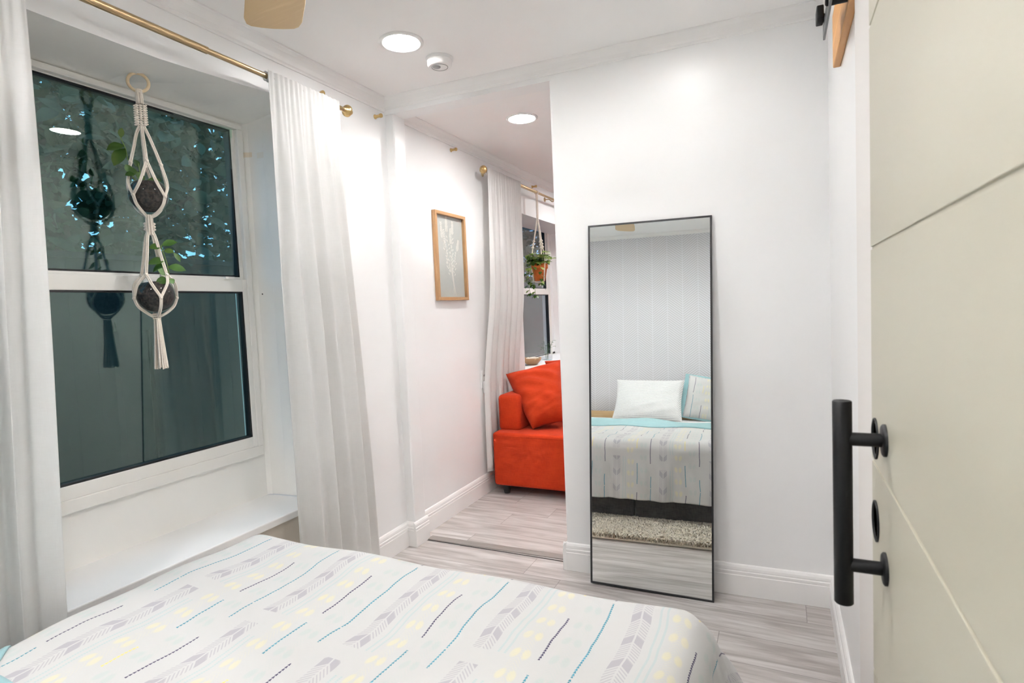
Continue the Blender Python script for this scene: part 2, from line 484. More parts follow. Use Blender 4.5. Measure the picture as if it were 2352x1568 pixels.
# left wall with both recesses
m = MB()
def wall_face(y0, y1, z0, z1): m.quad((XL, y0, z0), (XL, y1, z0), (XL, y1, z1), (XL, y0, z1))
TOP = 2.5
wall_face(YB - .1, R1[0], 0, TOP); wall_face(R1[1], R2[0], 0, TOP); wall_face(R2[1], YE + .1, 0, TOP)
wall_face(R2[0], R2[1], 0, R2[2])
m.poly([(XL, R1[0], R1[3] - .018), (XL, .95, R1[3] - .022), (XL, 1.30, R1[3] - .018), (XL, 1.62, R1[3] + .004), (XL, 1.80, R1[3] + .020), (XL, R1[1], R1[3] + .026), (XL, R1[1], TOP), (XL, R1[0], TOP)])
wall_face(R2[0], R2[1], R2[3], TOP)
struct(m.build('wall_left', M['wall_paint']), 'glossy white wall with two deep window recesses', 'wall')
m = MB()
# recess 1: soffit, jambs, back panel (with window hole), panel below ledge
ys = [R1[0], .95, 1.30, 1.62, 1.80, R1[1]]; zs = [R1[3] + d for d in (-.018, -.022, -.018, .004, .020, .026)]
for i in range(5):
    m.quad((RX, ys[i], 2.155 + .010 * i / 5), (RX, ys[i + 1], 2.155 + .010 * (i + 1) / 5), (XL, ys[i + 1], zs[i + 1]), (XL, ys[i], zs[i]))
def jamb(y, z0, z1, s):
    # softly splayed return of the recess
    pr = [(RX, y), (RX + .02, y + s * .012), (RX + .10, y + s * .022), (XL - .015, y + s * .028), (XL, y + s * .04)]
    for a, b in zip(pr, pr[1:]): m.quad((a[0], a[1], z0), (b[0], b[1], z0), (b[0], b[1], z1), (a[0], a[1], z1))
    m.quad((XL, y, z0), (XL, y + s * .04, z0), (XL, y + s * .04, z1), (XL, y, z1))
jamb(R1[1] - .04, .46, 2.22, 1); jamb(R1[0] + .04, .46, 2.19, -1)
W1 = (.56, 1.865, .655, 2.152)            # window unit
for (a, b, c, d) in ((R1[0], R1[1], .44, W1[2]), (R1[0], R1[1], W1[3], 2.25), (R1[0], W1[0], W1[2], W1[3]), (W1[1], R1[1], W1[2], W1[3])):
    m.quad((RX, a, c), (RX, b, c), (RX, b, d), (RX, a, d))
struct(m.build('wall_recess', M['reveal_paint']), 'cream white reveal around the bedroom window', 'wall')
m = MB(); m.quad((XL - .025, R1[0], 0), (XL - .025, R1[1], 0), (XL - .025, R1[1], .44), (XL - .025, R1[0], .44))
m.quad((XL - .025, R1[1], 0), (XL, R1[1], 0), (XL, R1[1], .44), (XL - .025, R1[1], .44))
struct(m.build('wall_apron', M['panel_beige']), 'beige wall panel under the window ledge', 'wall')
m = MB(); m.box(RX - .01, XL - .006, R1[0], R1[1], .428, .458)
struct(bevel(m.build('trim_1', M['trim_paint']), .004), 'deep white ledge under the bedroom window', 'ledge')
# recess 2
m = MB()
W2 = (4.32, 5.615, .70, 2.09)
y0, y1, z0, z1 = R2
m.quad((RX, y0, z1), (RX, y1, z1), (XL, y1, z1), (XL, y0, z1))
for y in (y0, y1): m.quad((RX, y, z0), (XL, y, z0), (XL, y, z1), (RX, y, z1))
for (a, b, c, d) in ((y0, y1, z0, .80), (y0, W2[0], z0, z1), (W2[1], y1, z0, z1)):
    m.quad((RX, a, c), (RX, b, c), (RX, b, d), (RX, a, d))
struct(m.build('wall_alcove', M['wall_paint']), 'white reveal around the sofa window', 'wall')
m = MB(); m.box(RX - .01, XL + .012, y0 + .001, y1 - .001, z0 - .025, z0 + .001)
struct(bevel(m.build('trim_2', M['trim_paint']), .004), 'white window sill behind the orange sofa', 'sill')

# pilaster where the rooms meet
m = MB(); m.box(XL - .01, -1.828, 2.530, 2.635, 0, CE)
struct(bevel(m.build('wall_pilaster', M['wall_paint']), .008, 3), 'shallow white pilaster where the two rooms meet', 'pilaster')
# mirror wall (slightly skewed), header over the opening
m = MB()
P = [(WX, yw(WX)), (XR + .2, yw(XR + .2)), (XR + .2, yw(XR + .2) + WT), (WX, yw(WX) + WT)]
m.add([(x, y, z) for z in (0, CE + .02) for x, y in P], [(0, 1, 5, 4), (1, 2, 6, 5), (2, 3, 7, 6), (3, 0, 4, 7)])
struct(bevel(m.build('wall_front', M['wall_paint']), .010, 3), 'white wall the standing mirror leans on', 'wall')
m = MB()
P = [(XL - .02, yw(XL) - .0006), (WX + .012, yw(WX) - .0006), (WX + .012, yw(WX) + WT + .0006), (XL - .02, yw(XL) + WT + .0006)]
m.add([(x, y, z) for z in (HB, CE + .02) for x, y in P], [(0, 1, 5, 4), (2, 3, 7, 6), (3, 2, 1, 0)])
struct(m.build('wall_header', M['wall_paint']), 'short white header over the opening to the next room', 'wall')
# right wall, headboard wall, next room's walls
m = MB(); m.box(XR, XR + .1, YB - .1, yw(XR) + .02, 0, CE + .02)
struct(m.build('wall_right', M['wall_paint']), 'white wall behind the sliding door', 'wall')
m = MB(); m.box(XL - .1, XR + .2, YB - .1, YB, 0, CE + .02)
struct(m.build('wall_back', M['herringbone_paper']), 'pale grey herringbone wallpapered wall seen in the mirror', 'wall')
m = MB(); m.box(XL - .4, XE, YE, YE + .1, 0, 2.5); m.box(XE, XE + .1, 2.5, YE + .1, 0, 2.5)
m.quad((XR + .2, yw(XR + .2) + WT, 0), (XE, yw(XR + .2) + WT, 0), (XE, yw(XR + .2) + WT, 2.5), (XR + .2, yw(XR + .2) + WT, 2.5))
struct(m.build('wall_far', M['wall_paint']), 'white end walls of the next room', 'wall')

# crown mouldings and baseboards
def crown(nm, p0, p1, out, zl, zc, lab, pr=.046):
    h = zc - zl
    prof = [(0, 0), (.006, 0), (.010, .10 * h), (.016, .16 * h), (.020, .42 * h), (.030, .70 * h), (pr - .006, .86 * h), (pr, .90 * h), (pr, h), (0, h)]
    m = MB(); m.prism(prof, (p0[0], p0[1], zl), (p1[0], p1[1], zl), (*out, 0), (0, 0, 1))
    struct(m.build(nm, M['trim_paint']), lab, 'moulding')
crown('trim_3', (XL, YB), (XL, yw(XL)), (1, 0), 2.343, CE + .001, 'white crown moulding above the curtain rod')
crown('trim_4', (XL, yw(XL)), (XR, yw(XR)), (SL, -1), 2.352, CE + .001, 'white crown moulding above the standing mirror')
crown('trim_5', (XL, yw(XL) + WT), (XL, YE), (1, 0), 2.330, CB + .001, 'white crown moulding above the framed print')
crown('trim_6', (XL, YB), (XR, YB), (0, 1), 2.372, CE + .001, 'white crown moulding above the wallpaper')
crown('trim_7', (XR, YB), (XR, yw(XR)), (-1, 0), 2.352, CE + .001, 'white crown moulding above the sliding door')
BP = [(0, 0), (.016, 0), (.016, .088), (.0135, .0905), (.0135, .094), (.0155, .0955), (.0155, .104), (.0125, .107), (.0125, .110), (.013, .112), (.0115, .122), (.007, .130), (.003, .133), (0, .134)]
def base(nm, segs, lab):
    m = MB()
    for p0, p1, out in segs:
        m.prism(BP, (p0[0], p0[1], 0), (p1[0], p1[1], 0), (*out, 0), (0, 0, 1))
    struct(m.build(nm, M['trim_paint']), lab, 'baseboard')
base('baseboard_left', [((XL, R1[1]), (XL, 2.530), (1, 0)), ((XL, YB), (XL, R1[0]), (1, 0))], 'white baseboard beside the right-hand bedroom curtain')
base('baseboard_pilaster', [((XL, 2.530), (-1.828, 2.530), (0, -1)), ((-1.828, 2.514), (-1.828, 2.645), (1, 0))], 'white baseboard wrapping the pilaster')
base('baseboard_far', [((XL, 2.635), (XL, YE), (1, 0))], 'white baseboard under the framed print')
base('baseboard_front', [((WX - .016, yw(WX)), (XR, yw(XR)), (SL, -1)), ((WX, yw(WX) - .016), (WX, yw(WX) + WT), (-1, 0))], 'white baseboard behind the standing mirror')
base('baseboard_right', [((XR, 1.62), (XR, yw(XR)), (-1, 0))], 'white baseboard on the wall beside the sliding door')
# door casing behind the sliding door
m = MB(); m.box(XR - .013, XR + .01, 1.36, 1.62, 0, 1.99)
paint('casing_paint', (.83, .80, .775), .4, .4)
struct(bevel(m.build('trim_8', M['casing_paint']), .003), 'flat white door casing beside the sliding door', 'casing')
# floor threshold strip
m = MB(); m.prism([(0, 0), (.002, .005), (.030, .007), (.052, .005), (.055, 0)], (-1.815, 2.622, 0), (WX - .012, 2.634, 0), (0, 1, 0), (0, 0, 1))
t_mat = Mat('threshold_grey', (.30, .275, .255), .45)
struct(m.build('trim_9', t_mat.m), 'grey transition strip across the opening', 'threshold')
m = MB(); m.box(-1.815, WX - .012, 2.614, 2.622, .0005, .0012)  # black strip laid in as the shade at the threshold's front edge
struct(m.build('trim_10', M['gasket']), 'thin black strip painting the shadow line along the transition strip', 'shadow strip')

# ------------------------------------------------------------------ windows
def window(nm, W, glass_z, rail, xf, lab, tilt, glass='window_glass'):
    y0, y1, z0, z1 = W
    (za, zb) = glass_z; (ra, rb) = rail
    root = bpy.data.objects.new(nm, None); COL.objects.link(root); root.location = (xf, y0, z0); struct(root, lab, 'window')
    gy0, gy1 = y0 + .085, y1 - .045
    x0, x1 = xf - .05, xf + .016
    m = MB()                                            # fixed outer frame with stepped inner edge
    for (a, b, c, d, e) in ((y0, y1, z0, z0 + .045, x1), (y0, y1, z1 - .022, z1, x1), (y0, y0 + .05, z0 + .045, z1 - .022, x1), (y1 - .028, y1, z0 + .045, z1 - .022, x1)):
        m.box(x0 - .02, e, a, b, c, d)
    bevel(m.build('window_frame', M['vinyl_white'], root), .003)
    def sash(name, c, d, xs, gx0, gx1, tk=1.0):
        m = MB()
        ya, yb = y0 + .05, y1 - .028
        m.box(xs - .042, xs, ya, gx0, c[0], c[1]); m.box(xs - .042, xs, gx1, yb, c[0], c[1])
        m.box(xs - .042, xs, gx0, gx1, c[0], d[0]); m.box(xs - .042, xs, gx0, gx1, d[1], c[1])
        s = bevel(m.build(name, M['vinyl_white'], root), .0025)
        g = MB(); w = .007                              # black glazing seal lining the reveal
        for (a, b, e, f) in ((gx0, gx1, d[0], d[0] + w), (gx0, gx1, d[1] - w, d[1]), (gx0, gx0 + w, d[0], d[1]), (gx1 - w, gx1, d[0], d[1])):
            g.box(xs - .036, xs - .004, a, b, e, f)
        g.build('glazing_seal', M['gasket'], s)
        p = MB(); cy, cz = (gx0 + gx1) / 2, (d[0] + d[1]) / 2
        p.box(-.002, .002, -(gx1 - gx0) / 2 - .008, (gx1 - gx0) / 2 + .008, -(d[1] - d[0]) / 2 - .008, (d[1] - d[0]) / 2 + .008)
        p.xf(Matrix.Translation((xs - .021, cy, cz)) @ Euler((0, tilt[0] * tk, tilt[1] * tk)).to_matrix().to_4x4())
        p.build('glass_pane', M[glass], s)
    sash('upper_sash', (ra + .02, z1 - .022), (rb, zb), xf - .006, gy0, gy1)
    sash('lower_sash', (z0 + .045, rb - .010), (za, ra), xf + .012, gy0, gy1 - .006, .25)
    m = MB(); m.box(xf + .012, xf + .024, gy1 - .10, gy1 - .055, rb - .012, rb - .002)
    m.build('sash_latch', M['vinyl_white'], root)
    return root
window('window_1', W1, (.748, 2.126), (1.408, 1.474), RX, 'white double-hung bedroom window with a hanging planter in front', (math.radians(1.6), math.radians(-1.05)))
window('window_2', W2, (.79, 2.068), (1.408, 1.470), RX, 'white double-hung window above the orange sofa', (0, 0), 'window_glass_far')

# ------------------------------------------------------------------ curtains and rods
def rod(nm, lab, Y0, Y1, ysplit, ends, brackets):
    t = thing(nm, lab, 'curtain rod', (-1.80, Y0, 2.227))
    m = MB(); m.tube([(-1.80, Y0, 2.227), (-1.80, ysplit, 2.227)], .0125, 16); m.build('outer_tube', M['rod_brass'], t)
    m = MB(); m.tube([(-1.80, ysplit - .02, 2.227), (-1.80, Y1, 2.227)], .0098, 16); m.build('inner_tube', M['rod_brass'], t)
    for ye, sg in ends:
        m = MB(); m.lathe([(.010, 0), (.013, .004), (.013, .012), (.024, .016), (.027, .022), (.027, .030), (.022, .036), (.012, .042), (.011, .052), (.006, .055)], (-1.80, ye, 2.227), (0, sg, 0), 20)
        m.build('finial', M['brass'], t)
    for yb in brackets:
        m = MB(); m.lathe([(.020, 0), (.020, .004), (.008, .007), (.0055, .012)], (XL, yb, 2.235), (1, 0, 0), 16)
        m.tube([(XL + .008, yb, 2.235), (XL + .045, yb, 2.232), (-1.81, yb, 2.208), (-1.795, yb, 2.209)], .0045, 8)
        m.build('wall_bracket', M['rod_brass'], t)
    return t
rod('curtain_rod', 'brass curtain rod across the bedroom window', .20, 2.115, 1.42, ((2.112, 1), (.20, -1)), (.50, 1.80))
rod('curtain_rod', 'brass curtain rod above the orange sofa', 3.505, 5.75, 4.45, ((3.508, -1), (5.75, 1)), (3.62, 4.80))
def peg(y, z, lab):
    m = MB(); m.lathe([(.012, 0), (.012, .004), (.008, .007), (.008, .030), (.0105, .032), (.0105, .042), (.009, .044)], (XL, y, z), (1, 0, 0), 14)
    tag(m.build('wall_peg', M['brass']), lab, 'peg', 'brass pegs under the crown moulding')
peg(2.03, 2.283, 'small brass peg on the wall just above the bedroom curtain')
peg(2.445, 2.300, 'small brass peg beside the pilaster, right of the round finial')
peg(3.20, 2.303, 'small brass peg on the wall above the framed print')
peg(4.52, 2.300, 'small brass peg above the hanging terracotta pot')

def curtain(nm, lab, top, bot, zt, zb, xf, nf, seed, amp=(.014, .034), drift=.0, group=None, ns=220, nz=46, hem=.05):
    """top / bot: (y0,y1); xf(s,t): x of the cloth's middle"""
    rnd = random.Random(seed); ph = [rnd.uniform(0, 6.28) for _ in range(6)]; fr = [nf * rnd.uniform(.8, 1.25) for _ in range(3)]
    def f(a, b, inner=0):
        t = 1 - b                                     # 0 at top
        e = smoothstep(0, 1, t)
        y = (top[0] * (1 - e) + bot[0] * e) * (1 - a) + (top[1] * (1 - e) + bot[1] * e) * a
        A = amp[0] + (amp[1] - amp[0]) * smoothstep(.0, .5, t)
        s = a - drift * t * a * (1 - a)
        w = math.sin(2 * PI * nf * s + ph[0]) * .62 + math.sin(2 * PI * fr[0] * .53 * s + ph[1] + t * .8) * .5 + math.sin(2 * PI * fr[1] * 1.9 * s + ph[2]) * .22 * (1 - t * .6)
        top_g = math.sin(2 * PI * nf * 3.2 * s + ph[3]) * .0028 * (1 - smoothstep(.0, .22, t))
        x = xf(a, t) + A * w + top_g
        y += .010 * math.sin(2 * PI * nf * s + ph[4]) * smoothstep(0, .3, t) * min(1, 6 * min(a, 1 - a))
        z = zt + (zb - zt) * t
        if t < .02: x = xf(a, t) + (x - xf(a, t)) * .75
        return (x, y, z)
    root = thing(nm, lab, 'curtain', (xf(.5, 1), (bot[0] + bot[1]) / 2, zb), group)
    m = MB(); m.grid(ns, nz, f)
    o = m.build('panel', M['curtain_white'], root)
    sd = o.modifiers.new('thick', 'SOLIDIFY'); sd.thickness = .0016
    # rod pocket (heading) gathered round the rod
    def g(a, b):
        th = b * 2 * PI
        y = top[0] * (1 - a) + top[1] * a
        rr = .0145 + .0008 * math.sin(2 * PI * nf * 3.2 * a + ph[3]) + .0009 * math.sin(2 * PI * nf * 7 * a)
        return (-1.80 + rr * math.cos(th), y, 2.226 + rr * math.sin(th) * 1.3)
    m = MB(); m.grid(140, 14, g); m.build('rod_pocket', M['curtain_white'], root)
    # stitched side hem
    return root
curtain('curtain', 'white curtain left of the bedroom window, at the photo edge', (.40, .874), (.33, .822), 2.246, .035,
        lambda a, t: -1.7815 - .004 * t, 6.0, 3, (.0035, .034), .1, 'white curtains')
curtain('curtain', 'white curtain right of the bedroom window, below the round brass finial', (1.670, 2.066), (1.683, 2.155), 2.246, .035,
        lambda a, t: -1.7815 + .002 * t, 5.0, 11, (.0035, .034), .25, 'white curtains')
curtain('curtain', 'white curtain in the next room behind the orange sofa arm', (3.512, 4.055), (3.43, 4.02), 2.246, .16,
        lambda a, t: -1.7815 - .063 * smoothstep(.35, .75, t), 6.0, 23, (.0035, .020), .2, 'white curtains')

# ------------------------------------------------------------------ ceiling fittings
def downlight(x, y, zc, lab, k=1.0):
    t = thing('recessed_light', lab, 'ceiling light', (x, y, zc), 'recessed ceiling lights')
    m = MB(); m.lathe([(.092, 0), (.092, -.004), (.086, -.008), (.078, -.008), (.076, -.004), (.076, 0)], (x, y, zc), (0, 0, 1), 48)
    m.build('trim_ring', M['plastic_white'], t)
    m = MB(); m.lathe([(.0, -.0055), (.0755, -.0055)], (x, y, zc), (0, 0, 1), 48)
    m.f = [f for f in m.f if len(set(m.v[i] for i in f)) > 2]; m.sm = m.sm[:len(m.f)]
    m.build('diffuser', lamp(k), t)
downlight(-1.405, 2.03, CE, 'lit round recessed light in the bedroom ceiling beside the smoke detector', .36)
downlight(-1.335, 3.10, CB, 'lit round recessed light in the ceiling of the next room', .85)
downlight(-.36, 2.05, CE, 'lit round recessed light above the standing mirror, reflected in the window', .05)
downlight(-.90, 1.47, CE, 'unseen fill light added above the foot of the bed', .64)  # added lamp, out of view, to light bed and walls evenly
downlight(-1.40, .15, CE, 'unseen fill light added above the middle of the bed, window side', 1.12)  # out-of-view lamp added to fill the window side
downlight(-.40, .15, CE, 'unseen fill light added above the middle of the bed, door side', .90)  # added fill for the door side, no such fixture in view
downlight(-1.335, 4.9, CB, 'unseen fill light added above the orange sofa', 1.15)  # unseen lamp added to brighten the sofa end
downlight(-.1, 3.9, CB, 'unseen fill light added behind the mirror wall', 1.7)  # extra unseen lamp, added to fill the next room
t = thing('smoke_detector', 'white round smoke detector on the ceiling beside the recessed light', 'smoke detector', (-1.355, 2.245, CE))
m = MB(); m.lathe([(.062, 0), (.062, -.008), (.058, -.010)], (-1.355, 2.245, CE), (0, 0, 1), 40); m.build('base_plate', M['plastic_white'], t)
m = MB(); m.lathe([(.055, -.008), (.055, -.030), (.050, -.037), (.046, -.038)], (-1.355, 2.245, CE), (0, 0, 1), 40); sb = m.build('housing', M['plastic_white'], t)
m = MB(); m.lathe([(.018, -.038), (.017, -.040), (.0, -.040)], (-1.365, 2.235, CE), (0, 0, 1), 20); m.build('test_button', M['plastic_grey'], sb)
m = MB(); m.torus((-1.355, 2.245, CE - .038), .036, .0015, (0, 0, 1), 30, 6); m.build('vent_ring', M['plastic_grey'], sb)

# ceiling fan: only one blade tip enters the photo
FX, FY, FZ = -.90, .93, 2.155
t = thing('ceiling_fan', 'ceiling fan with light oak blades, one tip at the photo top', 'ceiling fan', (FX, FY, FZ))
m = MB(); m.lathe([(.0, -.05), (.06, -.045), (.085, -.02), (.085, .03), (.06, .05), (.02, .06), (.014, .065), (.014, CE - FZ - .04), (.05, CE - FZ - .03), (.065, CE - FZ), (.0, CE - FZ)], (FX, FY, FZ), (0, 0, 1), 32)
m.build('motor', M['plastic_white'], t)
a0 = math.atan2(1.325 - FY, -1.385 - FX)
for k in range(3):
    a = a0 + k * 2 * PI / 3; d = Vector((math.cos(a), math.sin(a), 0)); n = Vector((-d.y, d.x, 0))
    out = [(.07, .030), (.12, .040), (.30, .066), (.45, .078), (.560, .080), (.592, .073), (.605, .060), (.611, .030), (.613, .0)]
    pts = out + [(r, -w * 1.0) for r, w in reversed(out[:-1])]
    m = MB(); vs = []
    for zz in (0, .008):
        for r, w in pts:
            vs.append(Vector((FX, FY, FZ + zz - .10 * w)) + d * r + n * w)
    L = len(pts)
    m.add(vs, [tuple(range(L)), tuple(reversed(range(L, 2 * L)))] + [(i, i + L, (i + 1) % L + L, (i + 1) % L) for i in range(L)])
    bevel(m.build('fan_blade', M['fan_wood'], t), .002)

# ------------------------------------------------------------------ sliding door and its track
DX = .135
m = MB(); y0, y1, z0, z1 = .02, 1.088, .012, 1.985
zs = [z0, .3065, .3115, .6465, .6515, 1.0045, 1.0095, 1.349, 1.354, 1.696, 1.701, z1]
for i in range(0, 11, 2): m.box(DX, DX + .036, y0, y1, zs[i], zs[i + 1])
for i in range(1, 11, 2): m.box(DX + .0020, DX + .036, y0, y1, zs[i], zs[i + 1])
door = bevel(m.build('door_1', M['door_paint']), .0008); struct(door, 'cream sliding door with horizontal grooves and black pull handle', 'door')
hz = .972
h = MB(); h.lathe([(.0115, 0), (.0128, .0015), (.0128, .3035), (.0115, .305)], (.081, .953, hz - .1525), (0, 0, 1), 28)
hb = h.build('pull_handle', M['black_metal'], door); hb['label'] = 'black bar handle'
for zz in (1.068, .879):
    m = MB(); m.tube([(.083, .953, zz), (DX - .004, .953, zz)], .0098, 20)
    m.lathe([(.0235, 0), (.0235, .004), (.021, .006), (.0098, .0065)], (DX + .001, .953, zz), (-1, 0, 0), 28)
    m.build('handle_post', M['black_metal'], hb)
for zz in (1.050, .917):
    m = MB(); m.lathe([(.0325, .0), (.0325, .0022), (.0300, .0028), (.0275, .0016), (.0265, -.004), (.0, -.0045)], (DX, 1.046, zz), (-1, 0, 0), 32)
    o = m.build('finger_pull', M['black_metal'], door); o['label'] = 'round black recessed finger pull'
# header board, track, spacers, stop
m = MB(); m.box(XR - .021, XR, -.6, 2.11, 1.990, 2.150)
tag(bevel(m.build('header_board', M['header_wood']), .003), 'orange-brown wooden header board on the wall above the sliding door', 'board')
t = thing('door_track', 'black steel sliding door track at the top right of the photo', 'track', (.125, .6, 1.99))
m = MB(); m.box(.122, .128, -.6, 1.874, 1.992, 2.032); bevel(m.build('flat_bar', M['grey_steel'], t), .001)
for yy in (1.68, 1.08, .48, -.12):
    m = MB(); m.tube([(.128, yy, 2.010), (XR - .021, yy, 2.010)], .011, 14); m.build('spacer', M['black_metal'], t)
    m = MB(); m.lathe([(.010, 0), (.010, .004), (.007, .007), (.0, .007)], (.122, yy, 2.010), (-1, 0, 0), 6, False); m.build('bolt', M['black_metal'], t)
m = MB(); m.rbox(.104, .1215, 1.815, 1.868, 2.030, 2.066, .003, 2); m.rbox(.110, .133, 1.825, 1.86, 2.0335, 2.046, .003, 2)
m.build('door_stop', M['black_metal'], t)
for yy in (.25, .86):
    t2 = MB(); t2.box(DX - .005, DX, yy - .02, yy + .02, 1.80, 2.0); t2.box(.128, .133, yy - .02, yy + .02, 1.97, 2.10)
    t2.lathe([(.0, 0), (.036, 0), (.038, .004), (.030, .008), (.038, .014), (.036, .018), (.0, .018)], (.116, yy, 2.068), (1, 0, 0), 28)
    t2.build('roller_strap', M['black_metal'], door)

# ------------------------------------------------------------------ standing mirror
MW, MH, MT = .536, 1.638, .014
cx, yb, yt = -.5355, 2.4505, 2.5495
ang = math.asin((yt - yb) / MH)
Mm = Matrix.Translation((cx - .001, yb, .004)) @ Matrix.Rotation(SL, 4, 'Z') @ Matrix.Rotation(.0125, 4, 'Y') @ Matrix.Rotation(-ang, 4, 'X')
mroot = thing('standing_mirror', 'tall black-framed mirror leaning on the white wall', 'mirror', (cx, yb, 0))
m = MB(); fw = .0075; hw = MW / 2
m.box(-hw, hw, 0, MT, 0, fw); m.box(-hw, hw, 0, MT, MH - fw, MH)
m.box(-hw, -hw + fw, 0, MT, fw, MH - fw); m.box(hw - fw, hw, 0, MT, fw, MH - fw); m.box(-hw + .002, hw - .002, MT - .003, MT - .001, .002, MH - .002)
m.xf(Mm); m.build('mirror_frame', M['black_frame'], mroot)
m = MB(); m.quad((-hw + fw, .003, fw), (hw - fw, .003, fw), (hw - fw, .003, MH - fw), (-hw + fw, .003, MH - fw)); m.xf(Mm)
m.build('mirror_pane', M['mirror_glass'], mroot)

# ------------------------------------------------------------------ bed
BX0, BX1, BY0, BY1, BZ = -1.625, -.215, -.70, 1.322, .540
t = thing('bed', 'queen bed on a dark grey velvet base under a printed comforter', 'bed', ((BX0 + BX1) / 2, (BY0 + BY1) / 2, 0))
m = MB(); xm = -.78
m.rbox(BX0 + .02, xm, BY1 - .055, BY1, .045, .285, .012, 3); fp = m.build('foot_panel', M['velvet_grey'], t)
m = MB(); m.rbox(xm + .002, BX1 - .01, BY1 - .055, BY1, .045, .285, .012, 3); m.build('foot_panel', M['velvet_grey'], t)
for x0 in (BX0 + .01, BX1 - .06):
    m = MB(); m.rbox(x0, x0 + .05, BY0, BY1 - .056, .045, .285, .012, 3); m.build('side_rail', M['velvet_grey'], t)
for x in (BX0 + .08, xm, BX1 - .08):
    for y in (BY0 + .08, BY1 - .10):
        m = MB(); m.lathe([(.022, 0), (.028, .05), (.028, .06)], (x, y, 0), (0, 0, 1), 14); m.build('leg', M['black_foot'], t)
m = MB(); m.box(BX0 + .06, BX1 - .06, BY0 + .02, BY1 - .06, .20, .26); m.build('slat_deck', M['velvet_grey'], t)
m = MB(); m.rbox(BX0 + .02, BX1 - .02, BY0 + .01, BY1 - .03, .262, BZ - .02, .05, 4); m.build('mattress', M['sheet_white'], t)
m = MB(); m.rbox(BX0 - .02, BX1 + .02, BY0 - .055, BY0 - .005, .045, .58, .008, 3); m.build('headboard', M['headboard_wood'], t)

# comforter: flat cloth (s,t) folded over the mattress edges
CX0, CX1, CY0, CY1 = BX0 + .030, BX1 - .015, .545, BY1 - .005
rr = .075
rnd = random.Random(5)
def drape(s, tt, lift=0.0):
    dx = s - CX1 if s > CX1 else (s - CX0 if s < CX0 else 0.0)
    dy = tt - CY1 if tt > CY1 else 0.0
    bx = min(max(s, CX0), CX1); by = min(tt, CY1)
    D = (abs(dx) ** 2.6 + dy ** 2.6) ** (1 / 2.6)
    hx = .5 + .5 * math.sin(3.1 * s + 1.7 * tt)
    puff = .010 * math.sin(5.3 * s + .6) * math.sin(4.1 * tt + 1.1) + .005 * math.sin(13 * s + 3 * tt) + .003 * math.sin(21 * tt + 5 * s)
    z = BZ + .012 + lift + puff * smoothstep(0, .12, min(s - CX0 + .12, CX1 - s + .12, CY1 - tt + .12)) 
    if D <= 1e-9: return (bx, by, z)
    ux, uy = dx / math.hypot(dx, dy), dy / math.hypot(dx, dy)
    q = rr * PI / 2
    if D < q: th = D / rr; off = rr * math.sin(th); dz = rr * (1 - math.cos(th))
    else: off = rr; dz = rr + (D - q)
    drop = max(0, D - q * .6)
    side = s if abs(uy) > abs(ux) else tt
    fold = (.030 * math.sin(15 * side + 1.0) + .018 * math.sin(33 * side)) * smoothstep(0, .30, drop) * .6
    corner = min(abs(ux), abs(uy)) * 1.4
    flare = (.16 if ux > .3 else .03) * drop + corner * .30 * drop
    off += flare + abs(fold) + (.004 * math.sin(47 * side + 9 * D) + .003 * math.sin(70 * side - 21 * D + 1.3)) * smoothstep(.02, .15, drop)
    z -= dz * (1 - .10 * (ux > .3))
    return (bx + ux * off, by + uy * off, z)
DR, DF, DLx = .40, .385, .16
S0, S1, T1 = CX0 - DLx, CX1 + DR, CY1 + DF + .035
t = thing('comforter', 'white comforter printed with feathers and dashed stripes on the bed', 'comforter', ((CX0 + CX1) / 2, 1.0, BZ))
m = MB(); m.grid(230, 150, lambda a, b: drape(S0 + (S1 - S0) * a, CY0 - .02 + (T1 - CY0 + .02) * b), lambda a, b: (S0 + (S1 - S0) * a, CY0 - .02 + (T1 - CY0 + .02) * b))
o = m.build('cover', M['print_cloth'], t); sd = o.modifiers.new('thick', 'SOLIDIFY'); sd.thickness = .022; sd.offset = -1
# turned-down teal edge
def flap(a, b):
    s = S0 + .02 + (CX1 + .14 - S0 - .02) * a
    u = b * .60                                    # cloth length backwards from the fold
    if u < .06: th = u / .06 * PI; y = CY0 + .022 * math.sin(th) + .010 * math.sin(7 * s) ; lf = .006 * (1 - math.cos(th)) - .003
    else: y = CY0 - (u - .06) + .010 * math.sin(7 * s); lf = .010 + .003 * math.sin(9 * s + 4 * u)
    y += .085 * smoothstep(-1.45, -1.75, s) if False else .085 * (1 - smoothstep(-1.66, -1.50, s))
    p = drape(s, y, lf); return p
m = MB(); m.grid(120, 50, flap); o = m.build('turned_down_edge', M['teal_fabric'], t); o['label'] = 'pale teal reverse side turned down'
sd = o.modifiers.new('thick', 'SOLIDIFY'); sd.thickness = .007; sd.offset = 1

